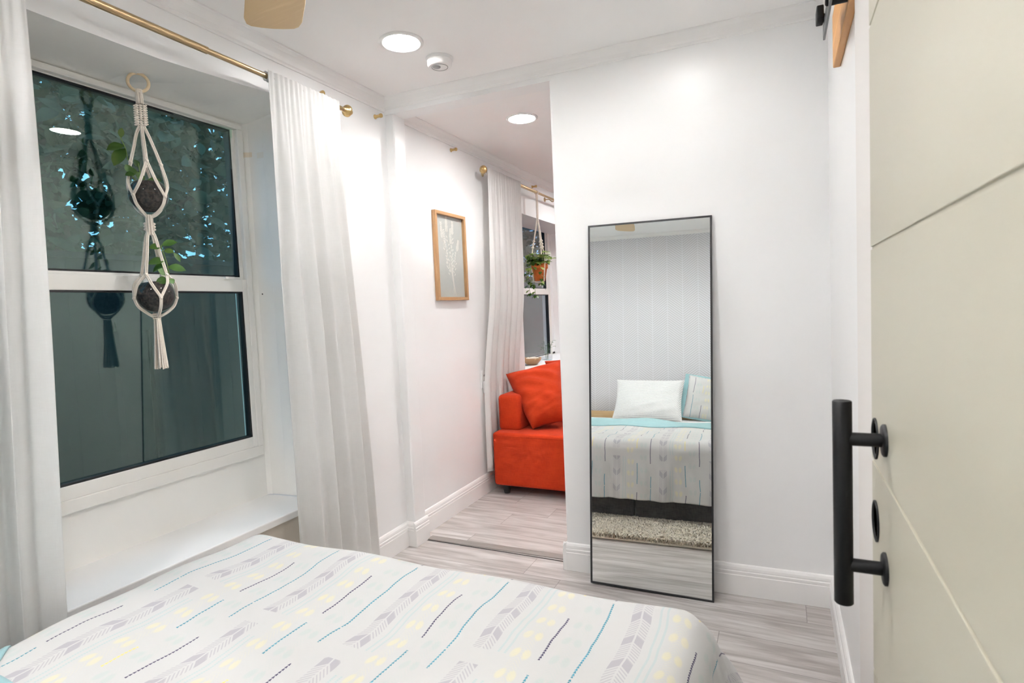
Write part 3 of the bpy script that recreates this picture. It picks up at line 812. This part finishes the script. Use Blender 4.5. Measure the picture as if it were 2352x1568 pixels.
# pillows on the bed
def pillow_mb(w, h, th, seed=0, nu=40, nv=32, wr=0.0, taper=0.0):
    rnd = random.Random(seed); ph = [rnd.uniform(0, 6.3) for _ in range(4)]
    m = MB(); uvs = []
    for side in (1, -1):
        def f(a, b):
            u, v = 2 * a - 1, 2 * b - 1
            e = max(0, (1 - abs(u) ** 2.6) * (1 - abs(v) ** 2.6)) ** .5
            x = u * w / 2 * (1 - .06 * (1 - v * v) * abs(u) ** 2) ; y = v * h / 2 * (1 - .07 * (1 - u * u) * abs(v) ** 2)
            z = side * (th / 2 * e + .004 * math.sin(9 * u + ph[0]) * math.sin(7 * v + ph[1]) * e + .004 * e * math.sin(14 * v + 6 * u + ph[2]))
            z += side * wr * e * (math.sin(17 * v + 3.2 * math.sin(2.1 * u + ph[3]) + ph[1]) * (.4 + .6 * abs(v)) + .6 * math.sin(29 * v - 5 * u + ph[0]) * max(0, -v + .2))
            x *= 1 - taper * ((1 - v) / 2) ** 1.6
            return (x, y, z)
        vs = [f(i / (nu - 1), j / (nv - 1)) for i in range(nu) for j in range(nv)]
        fs = [(i * nv + j, (i + 1) * nv + j, (i + 1) * nv + j + 1, i * nv + j + 1) for i in range(nu - 1) for j in range(nv - 1)]
        if side < 0: fs = [tuple(reversed(q)) for q in fs]
        m.add(vs, fs, True); uvs += [(p[0], p[1]) for p in vs]
    m.uv = uvs
    return m
def place(m, loc, rot):
    return m.xf(Matrix.Translation(loc) @ Euler(rot, 'XYZ').to_matrix().to_4x4())
m = pillow_mb(.66, .43, .17, 2); place(m, (-.935, -.535, .712), (math.radians(62), 0, math.radians(184)))
tag(m.build('pillow', M['dotted_cloth']), 'white pillow with tiny grey dots, left of the teal-edged one in the mirror', 'pillow', 'pillows at the bed head')
t = thing('pillow', 'striped white pillow with a pale teal edge, at the right in the mirror', 'pillow', (-.30, -.64, .56), 'pillows at the bed head')
m = pillow_mb(.56, .45, .15, 3); place(m, (-.325, -.635, .712), (math.radians(64), math.radians(-9), math.radians(178))); m.build('sham', M['print_cloth'], t)
m = MB(); hw_, hh_ = .305, .226
fl = [(-hw_, -hh_), (hw_, -hh_), (hw_, hh_), (-hw_, hh_)]; il = [(-.265, -.205), (.265, -.205), (.265, .205), (-.265, .205)]
for zz in (.006, -.006):
    b = len(m.v); m.add([(x, y, zz) for x, y in fl] + [(x, y, zz) for x, y in il], [(i, (i + 1) % 4, 4 + (i + 1) % 4, 4 + i) for i in range(4)])
m.add([(x, y, zz) for zz in (.006, -.006) for x, y in fl], [(i, (i + 1) % 4, 4 + (i + 1) % 4, 4 + i) for i in range(4)])
place(m, (-.325, -.635, .712), (math.radians(64), math.radians(-9), math.radians(178))); o = m.build('flange', M['teal_fabric'], t); o['label'] = 'pale teal flange'

# shag rug at the foot of the bed
rug = thing('shag_rug', 'fluffy cream shag rug under the bed foot, seen in the mirror', 'rug', (-1.0, 1.2, 0))
RXa, RXb, RYa, RYb = -1.72, -.26, .75, 1.725
m = MB(); m.rbox(RXa, RXb, RYa, RYb, .001, .014, .005, 2); m.build('backing', M['rug_shag'], rug)
m = MB(); rnd = random.Random(9)
for i in range(26000):
    x = rnd.uniform(RXa, RXb); y = rnd.uniform(RYa, RYb) if i % 3 == 0 else rnd.uniform(1.28, RYb)
    a = rnd.uniform(0, 6.283); L = rnd.uniform(.036, .066); d = Vector((math.cos(a), math.sin(a), 0)); w = Vector((-d.y, d.x, 0)) * .0032
    p0 = Vector((x, y, .010)); p1 = p0 + d * L * .45 + Vector((0, 0, L * .65)); p2 = p1 + d * L * .55 + Vector((0, 0, -L * .05 + rnd.uniform(-.008, .006)))
    m.add([p0 - w, p0 + w, p1 + w * .9, p1 - w * .9, p2], [(0, 1, 2, 3), (3, 2, 4)], True)
o = m.build('pile', M['rug_shag'], rug); o['kind'] = 'stuff'

# ------------------------------------------------------------------ framed print
FYa, FYb, FZa, FZb = 2.935, 3.300, 1.348, 1.892
t = thing('framed_print', 'oak-framed white botanical print on the wall of the next room', 'picture', (XL, (FYa + FYb) / 2, FZa))
m = MB(); fwid, dp = .020, .026
m.box(XL, XL + dp, FYa, FYb, FZa, FZa + fwid); m.box(XL, XL + dp, FYa, FYb, FZb - fwid, FZb)
m.box(XL, XL + dp, FYa, FYa + fwid, FZa + fwid, FZb - fwid); m.box(XL, XL + dp, FYb - fwid, FYb, FZa + fwid, FZb - fwid)
bevel(m.build('picture_frame', M['oak_frame'], t), .0015)
m = MB(); m.box(XL + .001, XL + .006, FYa + fwid, FYb - fwid, FZa + fwid, FZb - fwid); bp = m.build('print_sheet', M['art_ground'], t)
m = MB(); rnd = random.Random(4); xa = XL + .0068
yc = (FYa + FYb) / 2
def stemline(pts, w):
    m.tube([(xa, y, z) for y, z in pts], w, 5)
def seedhead(y, z, L, wd, ang, n):
    for i in range(n):
        q = i / n; yy = y + math.sin(ang) * L * q; zz = z + math.cos(ang) * L * q
        for sg in (-1, 1):
            m.leaf((xa, yy, zz), (0, math.sin(ang + sg * .75), math.cos(ang + sg * .75)), (1, 0, 0), wd * (1.1 - .5 * q) * rnd.uniform(.8, 1.2), wd * .42, 0, 0)
zb_ = FZa + .045
heads = [(-.085, .36, .10, -.12), (-.030, .40, .10, -.02), (.035, .39, .085, .10), (.085, .29, .075, .30), (-.055, .30, .12, -.10), (.012, .33, .10, .02)]
for dy, hz_, L, an in heads:
    stemline([(yc + .035, zb_), (yc + .012 + dy * .12, zb_ + .14), (yc + dy * .62, zb_ + hz_ * .72), (yc + dy, zb_ + hz_)], .0016)
    seedhead(yc + dy, zb_ + hz_ - .02, L, .021, an, 9)
    for k in range(9):
        q = .38 + .06 * k
        m.leaf((xa, yc + dy * q + .012 * (1 - q), zb_ + hz_ * q), (0, rnd.choice((-1, 1)) * .8, .7), (1, 0, 0), .024, .009, 0, 0)
stemline([(yc + .05, zb_ - .012), (yc + .030, zb_ + .06), (yc + .018, zb_ + .16)], .0022); stemline([(yc + .022, zb_ - .010), (yc + .028, zb_ + .07), (yc + .012, zb_ + .16)], .0020)
m.build('botanical_motif', M['art_white'], bp)
m = MB(); m.box(XL + .0125, XL + .0135, FYa + fwid - .003, FYb - fwid + .003, FZa + fwid - .003, FZb - fwid + .003); m.build('glazing', M['picture_glass'], t)

# outlet with a plugged-in adapter, left of the far curtain
t = thing('wall_outlet', 'white wall outlet with plugged-in adapter beside the far curtain', 'outlet', (XL, 3.50, .70))
m = MB(); m.rbox(XL, XL + .006, 3.455, 3.535, .735, .86, .003, 2); m.build('cover_plate', M['plastic_white'], t)
m = MB(); m.rbox(XL + .006, XL + .045, 3.47, 3.525, .700, .785, .006, 3); m.build('adapter', M['plastic_white'], t)
m = MB(); m.box(XL + .006, XL + .0066, 3.488, 3.492, .815, .828); m.box(XL + .006, XL + .0066, 3.500, 3.504, .815, .828); m.build('socket_slots', M['gasket'], t)

# ------------------------------------------------------------------ orange sofa
t = thing('sofa', 'orange fabric sofa along the window wall of the next room', 'sofa', (-1.30, 4.5, 0))
SX0, SX1, SY0, SY1 = -1.812, -.98, 3.452, 5.55
m = MB(); m.rbox(SX0, SX1, SY0, SY1, .062, .432, .022, 4); sb = m.build('seat', M['orange_fabric'], t)
m = MB(); m.tube([(SX0 + .015, SY0 - .0005, .412), (SX1 - .015, SY0 - .0005, .412)], .0025, 6); m.build('piping', M['orange_fabric'], sb)
m = MB(); m.rbox(SX0 - .002, SX0 + .165, SY0 + .11, SY1, .42, .675, .028, 4); m.build('backrest', M['orange_fabric'], t)
m = MB(); m.rbox(SX0, SX1, SY1 - .16, SY1 + .001, .42, .62, .028, 4); m.build('armrest', M['orange_fabric'], t)
for x in (SX0 + .075, SX1 - .06):
    for y in (SY0 + .05, SY1 - .06):
        m = MB(); m.lathe([(.020, 0), (.026, .03), (.027, .066)], (x, y, 0), (0, 0, 1), 16); m.build('leg', M['black_foot'], t)
def cushion(nm, lab, w, h, th, loc, rot, mat, seed, taper=0.0, grp='cushions on the orange sofa'):
    m = pillow_mb(w, h, th, seed, 56, 56, .0055, taper); place(m, loc, rot)
    return tag(m.build(nm, M[mat]), lab, 'cushion', grp)
cushion('sofa_cushion', 'large orange cushion leaning at the near end of the orange sofa', 0.415, .475, .25, (-1.552, 3.742, .652), (math.radians(54.2), math.radians(-11.1), math.radians(28.1)), 'orange_cushion', 5, .42)
cushion('sofa_cushion', 'orange cushion behind the large one, cut off by the mirror wall', .46, .44, .15, (-1.43, 4.23, .675), (math.radians(70), math.radians(-6), math.radians(36)), 'orange_cushion', 6)
cushion('throw_pillow', 'pale throw pillow just showing beside the large orange cushion', .40, .40, .14, (-1.235, 4.00, .635), (math.radians(66), math.radians(-4), math.radians(34)), 'throw_white', 7)

# bowl and jar on the far sill
t = thing('wooden_bowl', 'small brown bowl on the sill behind the orange cushion', 'bowl', (-2.0, 4.62, .781))
m = MB(); m.lathe([(.0, 0), (.035, .0), (.055, .012), (.078, .040), (.086, .062), (.082, .062), (.072, .040), (.05, .016), (.0, .008)], (-1.965, 4.56, .781), (0, 0, 1), 28); m.build('bowl_shell', M['bowl_wood'], t)
m = MB()
for k in range(9):
    a = k * 2.4; r = .05 * math.sqrt(k / 9); m.ball((-1.965 + r * math.cos(a), 4.56 + r * math.sin(a), .781 + .045), .022, n=8)
m.build('stones', M['rug_shag'], t)
t = thing('glass_jar', 'clear glass jar with a green sprig on the far sill', 'jar', (-1.98, 5.02, .781))
JX, JY = -1.985, 4.97
m = MB(); m.lathe([(.0, .002), (.044, .002), (.050, .010), (.050, .085), (.040, .10), (.036, .105), (.040, .118), (.040, .122)], (JX, JY, .781), (0, 0, 1), 24); m.build('jar_glass', M['clear_glass'], t)
m = MB(); rnd = random.Random(3)
for k in range(5):
    a = rnd.uniform(0, 6.28); top = Vector((JX + .06 * math.cos(a), JY + .06 * math.sin(a), .781 + rnd.uniform(.13, .19)))
    m.tube([(JX + .01 * math.cos(a), JY + .01 * math.sin(a), .79), (JX + .02 * math.cos(a), JY + .02 * math.sin(a), .87), top], .0014, 5)
    for j in range(4): m.leaf(top - Vector((0, 0, .018 * j)), (math.cos(a + j * 2), math.sin(a + j * 2), .3), (0, 0, 1), .035, .022)
m.build('sprig', M['leaf_green'], t)

# ------------------------------------------------------------------ macrame hanger with two glass globes
HX, HY = -2.045, 1.327
vd = Vector((HX, HY, 0)).normalized(); rv = Vector((-vd.y, vd.x, 0)); rv = -rv if rv.x < 0 else rv   # to the right as the photo sees it
va = math.atan2(-vd.y, -vd.x)                # towards the camera
m = MB(); m.tube([(HX, HY, 2.20), (HX, HY, 2.178), (HX + .006, HY, 2.172), (HX + .004, HY - .008, 2.164), (HX - .004, HY - .004, 2.166)], .0016, 8)
tag(m.build('ceiling_hook', M['hook_metal']), 'small metal hook in the window soffit holding the macrame hanger', 'hook')
hang = thing('macrame_hanger', 'cream macrame hanger with wooden ring and tassel in the bedroom window', 'hanger', (HX, HY, 2.10))
m = MB(); m.torus((HX, HY, 2.137), 0.0315, .0054, (vd.x, vd.y, 0), 36, 10); o = m.build('ring', M['ring_wood'], hang); o['label'] = 'pale wooden ring'
def cords(mb, pts, gap=.0046, r=.0029):
    """a pair of cords side by side"""
    P = [Vector(p) for p in pts]
    for s in (-.5, .5):
        q = []
        for i, p in enumerate(P):
            tg = (P[min(i + 1, len(P) - 1)] - P[max(i - 1, 0)]).normalized(); n = tg.cross(Vector((vd.x, vd.y, 0)))
            n = n.normalized() if n.length > .05 else Vector((rv.x, rv.y, 0)); q.append(p + n * gap * s)
        mb.tube(q, r, 6)
def sm_path(pts, n=6):
    """Catmull-Rom through points"""
    P = [Vector(p) for p in pts]; P = [P[0] * 2 - P[1]] + P + [P[-1] * 2 - P[-2]]; out = []
    for i in range(1, len(P) - 2):
        for k in range(n):
            t = k / n; a, b, c, d = P[i - 1], P[i], P[i + 1], P[i + 2]
            out.append(.5 * ((2 * b) + (c - a) * t + (2 * a - 5 * b + 4 * c - d) * t * t + (3 * b - a - 3 * c + d) * t ** 3))
    out.append(P[-2]); return out
def knot(mb, p, r=.0075):
    p = Vector(p); mb.ball(p, r, (1, 1, .8), 7); mb.torus(p, r * .8, r * .42, (rv.x, rv.y, .5), 12, 6)
# wrapped neck and square-knot bar
m = MB()
for k in range(6):
    a = 2 * PI * k / 6; m.tube([(HX + .008 * math.cos(a), HY + .008 * math.sin(a), 2.112), (HX + .0085 * math.cos(a), HY + .0085 * math.sin(a), 2.062)], .0042, 6)
for k in range(4): m.torus((HX, HY, 2.110 + .0 - k * .003), .0095, .0025, (0, 0, 1), 16, 6)
m.build('wrapped_neck', M['cord_cotton'], hang)
m = MB()
for k in range(9):
    z = 2.056 - k * .0082
    for s in (-1, 0, 1):
        c = Vector((HX, HY, z)) + rv * (s * .011); m.ball(c, .0062, (1.0, 1.0, .72), 7)
    for s in (-1, 1):
        c = Vector((HX, HY, z + .003 * s)) + rv * (s * .0175) ; m.ball(c, .0042, (1, 1, .8), 6)
m.build('square_knots', M['cord_cotton'], hang)
G1 = Vector((HX, HY, 1.742)) + rv * .004; G2 = Vector((HX, HY, 1.384)) + rv * .002
GR = .0635
def sling(G, ztop, zgather, ph, zfork):
    mb = MB(); T = Vector((HX, HY, ztop))
    for k in range(4):
        a = va + ph + k * PI / 2; d = Vector((math.cos(a), math.sin(a), 0))
        F = G + d * .046 + Vector((0, 0, zfork))
        cords(mb, sm_path([T + d * .006, T + d * .018 + Vector((0, 0, -.03)), T.lerp(F, .6) + d * .004, F]), .0052)
        knot(mb, F)
        for s in (-1, 1):
            a2 = a + s * PI / 4; d2 = Vector((math.cos(a2), math.sin(a2), 0)); K = G + d2 * (GR + .004) + Vector((0, 0, -.010))
            am = a + s * PI / 8; dm = Vector((math.cos(am), math.sin(am), 0))
            cords(mb, sm_path([F, G + dm * .064 + Vector((0, 0, .038)), K]), .0046)
            if s > 0:
                knot(mb, K, .0068)
                cords(mb, sm_path([K, G + d2 * (GR * .88) + Vector((0, 0, -.040)), G + d2 * .030 + Vector((0, 0, -.0645)), Vector((HX, HY, zgather)) + d2 * .008]), .005)
    return mb
sling(G1, 1.985, 1.664, .05, .112).build('upper_sling', M['cord_cotton'], hang)
m = MB()
for k in range(8):
    a = 2 * PI * k / 8; m.tube([(HX + .009 * math.cos(a), HY + .009 * math.sin(a), 1.672), (HX + .011 * math.cos(a), HY + .011 * math.sin(a), 1.600)], .0035, 6)
for z in (1.640, 1.630, 1.620):
    for s in (-1, 0, 1): m.ball(Vector((HX, HY, z)) + rv * (s * .012), .0072, (1, 1, .7), 7)
m.build('middle_knot', M['cord_cotton'], hang)
sling(G2, 1.618, 1.306, -.55, .072).build('lower_sling', M['cord_cotton'], hang)
m = MB(); rnd = random.Random(2)
for z in (1.316, 1.308, 1.300): m.torus((HX, HY, z), .0105, .0034, (0, 0, 1), 16, 6)
for k in range(34):
    a = rnd.uniform(0, 6.28); q = math.sqrt(rnd.random()); r0 = .011 * q; r1 = .026 * q
    ze = 1.119 + rnd.uniform(-.004, .006)
    m.tube([(HX + r0 * math.cos(a), HY + r0 * math.sin(a), 1.302), (HX + (r0 * .6 + r1 * .4) * math.cos(a), HY + (r0 * .6 + r1 * .4) * math.sin(a), 1.22), (HX + r1 * math.cos(a), HY + r1 * math.sin(a), ze)], [.0026, .0026, .0028], 5)
m.build('tassel', M['cord_cotton'], hang)

def globe(G, lab, seed):
    t = thing('glass_globe_planter', lab, 'planter', (G.x, G.y, G.z - GR), 'glass globe planters in the macrame hanger')
    m = MB(); n = 22; prof = []
    for i in range(n + 1):
        a = -PI / 2 + (PI * .80) * i / n
        prof.append((GR * math.cos(a), GR * math.sin(a)))
    prof += [(prof[-1][0] + .002, prof[-1][1] + .004), (prof[-1][0] + .004, prof[-1][1] + .006)]
    prof[0] = (0.0, -GR)
    m.lathe(prof, G, (0, 0, 1), 36); m.f = m.f[:(len(prof) - 1) * 36]; m.sm = m.sm[:len(m.f)]
    m.build('glass_bowl', M['clear_glass'], t)
    m = MB(); r = GR - .003; prof = []
    for i in range(16):
        a = -PI / 2 + (PI * .765) * i / 15; prof.append((max(0, r * math.cos(a)), r * math.sin(a)))
    prof += [(prof[-1][0] * .5, prof[-1][1] + .004), (0, prof[-1][1] + .006)]
    m.lathe(prof, G, (0, 0, 1), 28); m.build('potting_soil', M['soil'], t)
    return t
P1 = globe(G1, 'upper glass globe of dark soil in the macrame hanger', 1)
P2 = globe(G2, 'lower glass globe of dark soil in the macrame hanger', 2)
PXM = .00157
def at(G, px, py, ref, dep=0.0):
    """point beside a globe: offsets right / up in metres from the globe's centre"""
    return G + rv * ((px - ref[0]) * PXM) + Vector((0, 0, -(py - ref[1]) * PXM)) - vd * dep
def plant(nm, lab, G, ref, stems, leaves, loc, par=None):
    t = thing(nm, lab, 'plant', loc, 'pothos cuttings in the glass globes')
    m = MB()
    for st in stems: m.tube(sm_path([at(G, x, y, ref, d) for x, y, d in st], 5), .0017, 6)
    m.build('stem', M['stem_green'], t)
    for (x0, y0, x1, y1, w, dep, mat) in leaves:
        a = at(G, x0, y0, ref, dep); b = at(G, x1, y1, ref, dep + .008); m = MB()
        up = Vector((0, 0, 1)) * .6 - vd * .8
        m.leaf(a, b - a, up, (b - a).length, w, .12, .3); m.build('leaf', M[mat], t)
    return t
g, l = 'leaf_green', 'leaf_mid'
plant('pothos_cutting', 'green cutting growing from the upper glass globe', G1, (341, 449),
      [[(330, 425, 0), (318, 400, .0), (308, 372, -.01), (304, 345, -.02), (296, 320, -.02)], [(322, 425, .0), (312, 408, .02), (306, 400, .02)], [(330, 425, 0), (328, 395, -.01), (325, 372, -.02)]],
      [(303, 338, 268, 350, .042, -.02, l), (304, 345, 278, 385, .045, -.015, l), (297, 322, 300, 300, .020, -.02, l), (310, 405, 303, 388, .026, .03, g), (316, 410, 312, 392, .026, .02, g), (318, 408, 300, 412, .026, .035, g), (326, 405, 334, 422, .022, .02, g), (326, 385, 320, 368, .020, -.02, g), (338, 418, 368, 412, .026, .0, g), (330, 412, 318, 400, .024, .01, g)], (G1.x, G1.y, G1.z))
plant('pothos_cutting', 'bushy green cutting growing from the lower glass globe', G2, (349, 677),
      [[(378, 645, 0), (378, 622, .01), (374, 595, .01), (368, 570, .01), (368, 562, .01)]],
      [(368, 566, 343, 568, .030, .01, g), (368, 563, 399, 553, .032, .01, g), (371, 575, 392, 578, .026, .01, l), (374, 596, 338, 604, .034, .015, g), (374, 600, 346, 622, .022, .0, g), (376, 612, 414, 618, .036, .0, g), (391, 578, 404, 600, .016, .0, g), (377, 632, 358, 618, .034, .02, g), (378, 645, 351, 646, .036, .03, g), (378, 640, 386, 652, .022, .03, g), (376, 610, 348, 618, .020, -.015, g)], (G2.x, G2.y, G2.z))

# ------------------------------------------------------------------ far hanging pot
PX_, PY_ = -1.800, 4.42
t = thing('macrame_hanger', 'cream macrame hanger on the far curtain rod', 'hanger', (PX_, PY_, 2.24))
m = MB()
for s in (-1, 0, 1): m.torus((PX_, PY_ + s * .007, 2.227), .0150, .0032, (0, 1, .1 * s), 16, 6)
for s in (-1, 1): m.tube([(PX_, PY_ + s * .006, 2.212), (PX_, PY_ + s * .005, 2.02)], .0085, 6)
m.build('top_cord', M['cord_cotton'], t)
m = MB()
for k in range(3):
    a = -.5 + k * 2 * PI / 3; d = Vector((math.cos(a), math.sin(a), 0)); T = Vector((PX_, PY_, 2.03))
    R_ = Vector((PX_, PY_, 1.66)) + d * .072; B_ = Vector((PX_, PY_, 1.495)) + d * .045; mid = T.lerp(R_, .55)
    m.tube([T, mid, R_, B_ + d * .008, Vector((PX_, PY_, 1.480))], .0058, 6)
    for q in (.55, .62, .69): m.ball(T.lerp(R_, q), .0115, (1, 1, .8), 6)
m.build('sling_cords', M['cord_cotton'], t)
m = MB()
m.tube([(PX_, PY_, 1.485), (PX_, PY_, 1.46)], .007, 6); m.build('bottom_knot', M['cord_cotton'], t)
t = thing('terracotta_pot', 'terracotta pot in the macrame hanger by the far window', 'pot', (PX_, PY_, 1.50))
m = MB(); m.lathe([(.0, 0), (.044, 0), (.062, .098), (.069, .098), (.070, .138), (.064, .140), (.058, .10), (.04, .02), (.0, .015)], (PX_, PY_, 1.500), (0, 0, 1), 32); m.build('pot_body', M['terracotta'], t)
m = MB(); m.lathe([(.060, .118), (.0, .124)], (PX_, PY_, 1.500), (0, 0, 1), 24); m.build('potting_soil', M['soil'], t)
t = thing('trailing_plant', 'bushy variegated green plant trailing from the terracotta pot', 'plant', (PX_, PY_, 1.62))
rnd = random.Random(12)
stm = MB(); lf1 = MB(); lf2 = MB()
for k in range(34):
    a = rnd.uniform(0, 6.28); rad = rnd.uniform(.05, .12); ztop = rnd.uniform(1.66, 1.74)
    c = Vector((PX_, PY_, 1.622)); e = Vector((PX_ + rad * math.cos(a), PY_ + rad * math.sin(a), ztop - rad * .3))
    stm.tube([c, c.lerp(e, .5) + Vector((0, 0, .03)), e], .0016, 5)
    for j in range(4):
        p = c.lerp(e, .45 + .18 * j) + Vector((0, 0, .02 - .004 * j)); b = a + rnd.uniform(-1.5, 1.5)
        (lf1 if rnd.random() < .35 else lf2).leaf(p, (math.cos(b), math.sin(b), rnd.uniform(-.3, .5)), (0, 0, 1), rnd.uniform(.042, .064), rnd.uniform(.028, .042))
for a0_, L in ((3.7, .20), (4.3, .13), (4.6, .22), (5.2, .12), (3.2, .10)):
    d = Vector((math.cos(a0_), math.sin(a0_), 0)); c = Vector((PX_, PY_, 1.63)); pts = [c, c + d * .075 + Vector((0, 0, .02)), c + d * .105 + Vector((0, 0, -.05)), c + d * .10 + Vector((0, 0, -.05 - L * .5)), c + d * .085 + Vector((0, 0, -.03 - L))]
    sp = sm_path(pts, 6); stm.tube(sp, .0016, 5)
    for j in range(4, len(sp), 3):
        b = a0_ + rnd.uniform(-1.3, 1.3); (lf1 if j % 2 else lf2).leaf(sp[j], (math.cos(b), math.sin(b), -.4), (0, 0, 1), .045, .030)
    for b in (-.8, .2, 1.2): lf1.leaf(sp[-1], (math.cos(a0_ + b), math.sin(a0_ + b), -.5), (0, 0, 1), .042, .028)
stm.build('stems', M['stem_green'], t); lf1.build('dark_leaves', M['leaf_green'], t); lf2.build('light_leaves', M['leaf_lime'], t)

# ------------------------------------------------------------------ outside, at dusk
m = MB(); m.quad((-14, -8, -.3), (-2.32, -8, -.3), (-2.32, 20, -.3), (-14, 20, -.3))
struct(m.build('ground', M['garden_ground']), 'dark garden ground outside the windows', 'ground')
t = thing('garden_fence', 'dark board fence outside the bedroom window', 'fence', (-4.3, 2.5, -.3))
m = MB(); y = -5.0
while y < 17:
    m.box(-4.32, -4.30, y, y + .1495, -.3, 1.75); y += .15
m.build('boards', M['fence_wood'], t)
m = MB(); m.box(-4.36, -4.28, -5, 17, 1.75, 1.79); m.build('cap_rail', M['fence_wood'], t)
m = MB(); m.tube([(-3.0, 1.90, -.3), (-3.0, 1.90, 1.25)], .012, 8)
tag(m.build('garden_stake', M['black_metal']), 'thin dark stake outside the lower bedroom pane', 'stake')
tree = thing('garden_tree', 'leafy tree against the blue dusk sky outside the bedroom window', 'tree', (-5.4, 2.6, -.3))
m = MB(); m.tube(sm_path([(-5.4, 2.6, -.3), (-5.35, 2.7, 1.0), (-5.3, 2.65, 2.3), (-5.5, 2.5, 4.5)]), [.14 - .004 * i for i in range(19)], 10)
for a, b, c in (((-5.33, 2.68, 1.5), (-4.9, 3.4, 2.3), (-4.6, 4.4, 3.0)), ((-5.3, 2.66, 1.9), (-5.0, 1.8, 2.6), (-4.7, 1.0, 3.4)), ((-5.3, 2.66, 2.2), (-5.6, 3.4, 3.4), (-5.4, 4.6, 4.4))):
    m.tube(sm_path([a, b, c]), .035, 7)
m.build('trunk', M['bark'], tree)
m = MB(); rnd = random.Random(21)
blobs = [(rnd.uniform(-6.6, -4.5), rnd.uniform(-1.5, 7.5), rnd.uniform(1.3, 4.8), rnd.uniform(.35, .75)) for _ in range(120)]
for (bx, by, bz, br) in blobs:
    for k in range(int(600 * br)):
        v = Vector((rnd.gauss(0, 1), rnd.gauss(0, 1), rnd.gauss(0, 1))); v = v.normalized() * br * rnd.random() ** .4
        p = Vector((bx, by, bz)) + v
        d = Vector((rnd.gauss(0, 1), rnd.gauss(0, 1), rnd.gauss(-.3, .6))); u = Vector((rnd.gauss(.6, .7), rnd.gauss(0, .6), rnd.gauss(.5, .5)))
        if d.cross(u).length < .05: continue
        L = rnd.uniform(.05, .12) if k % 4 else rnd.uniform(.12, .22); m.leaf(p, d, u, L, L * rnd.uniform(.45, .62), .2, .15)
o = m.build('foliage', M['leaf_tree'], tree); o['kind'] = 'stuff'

hedge = thing('garden_tree', 'dense dark tree added to cover the sky outside the sofa window', 'tree', (-5.6, 12.5, -.3))  # extra tree added to block the bright sky in that pane
m = MB(); m.tube([(-5.6, 12.5, -.3), (-5.55, 12.4, 2.0), (-5.6, 12.5, 4.5)], [.13, .11, .06], 9); m.build('trunk', M['bark'], hedge)
m = MB(); rnd = random.Random(31)
for i in range(9000):
    a = rnd.uniform(0, 6.28); zz = rnd.uniform(.6, 5.6); q = math.sqrt(rnd.random())
    p = Vector((-5.6 + 1.1 * q * math.cos(a), 12.5 + 3.4 * q * math.sin(a), zz))
    d = Vector((rnd.gauss(0, 1), rnd.gauss(0, 1), rnd.gauss(-.3, .6))); u = Vector((rnd.gauss(.6, .7), rnd.gauss(0, .6), rnd.gauss(.5, .5)))
    if d.cross(u).length < .05: continue
    L = rnd.uniform(.12, .24); m.leaf(p, d, u, L, L * .55, .2, .15)
o = m.build('foliage', M['leaf_tree'], hedge); o['kind'] = 'stuff'

# ------------------------------------------------------------------ world, camera, view
w = bpy.data.worlds.new('dusk'); scn.world = w; w.use_nodes = True
bg = w.node_tree.nodes['Background']; bg.inputs[0].default_value = (.24, .52, 1.0, 1); bg.inputs[1].default_value = 1.9

f_, yaw, pitch, roll = 1308., .4404, .0578, .0437
fw = Vector((-math.sin(yaw) * math.cos(pitch), math.cos(yaw) * math.cos(pitch), -math.sin(pitch)))
r0 = Vector((math.cos(yaw), math.sin(yaw), 0)); d0 = fw.cross(r0)
r1 = r0 * math.cos(roll) + d0 * math.sin(roll); d1 = d0 * math.cos(roll) - r0 * math.sin(roll)
cam = bpy.data.cameras.new('camera'); co = bpy.data.objects.new('camera', cam); COL.objects.link(co)
cam.sensor_width = 36; cam.lens = f_ / 2352 * 36; cam.clip_start = .02
co.matrix_world = Matrix(((r1.x, -d1.x, -fw.x, 0), (r1.y, -d1.y, -fw.y, 0), (r1.z, -d1.z, -fw.z, 1.28), (0, 0, 0, 1)))
cam.dof.use_dof = True; cam.dof.focus_distance = 2.6; cam.dof.aperture_fstop = 7.0
scn.camera = co
vs = scn.view_settings; vs.view_transform = 'Standard'; vs.look = 'None'; vs.gamma = 1; vs.exposure = 0.11; vs.use_curve_mapping = False
cy = scn.cycles
cy.max_bounces = 12; cy.diffuse_bounces = 8; cy.glossy_bounces = 5; cy.transmission_bounces = 6; cy.transparent_max_bounces = 16
cy.use_denoising = True; cy.use_light_tree = False; cy.use_adaptive_sampling = True; cy.adaptive_threshold = .1; cy.adaptive_min_samples = 16; cy.sample_clamp_indirect = 6; cy.caustics_reflective = False; cy.caustics_refractive = False
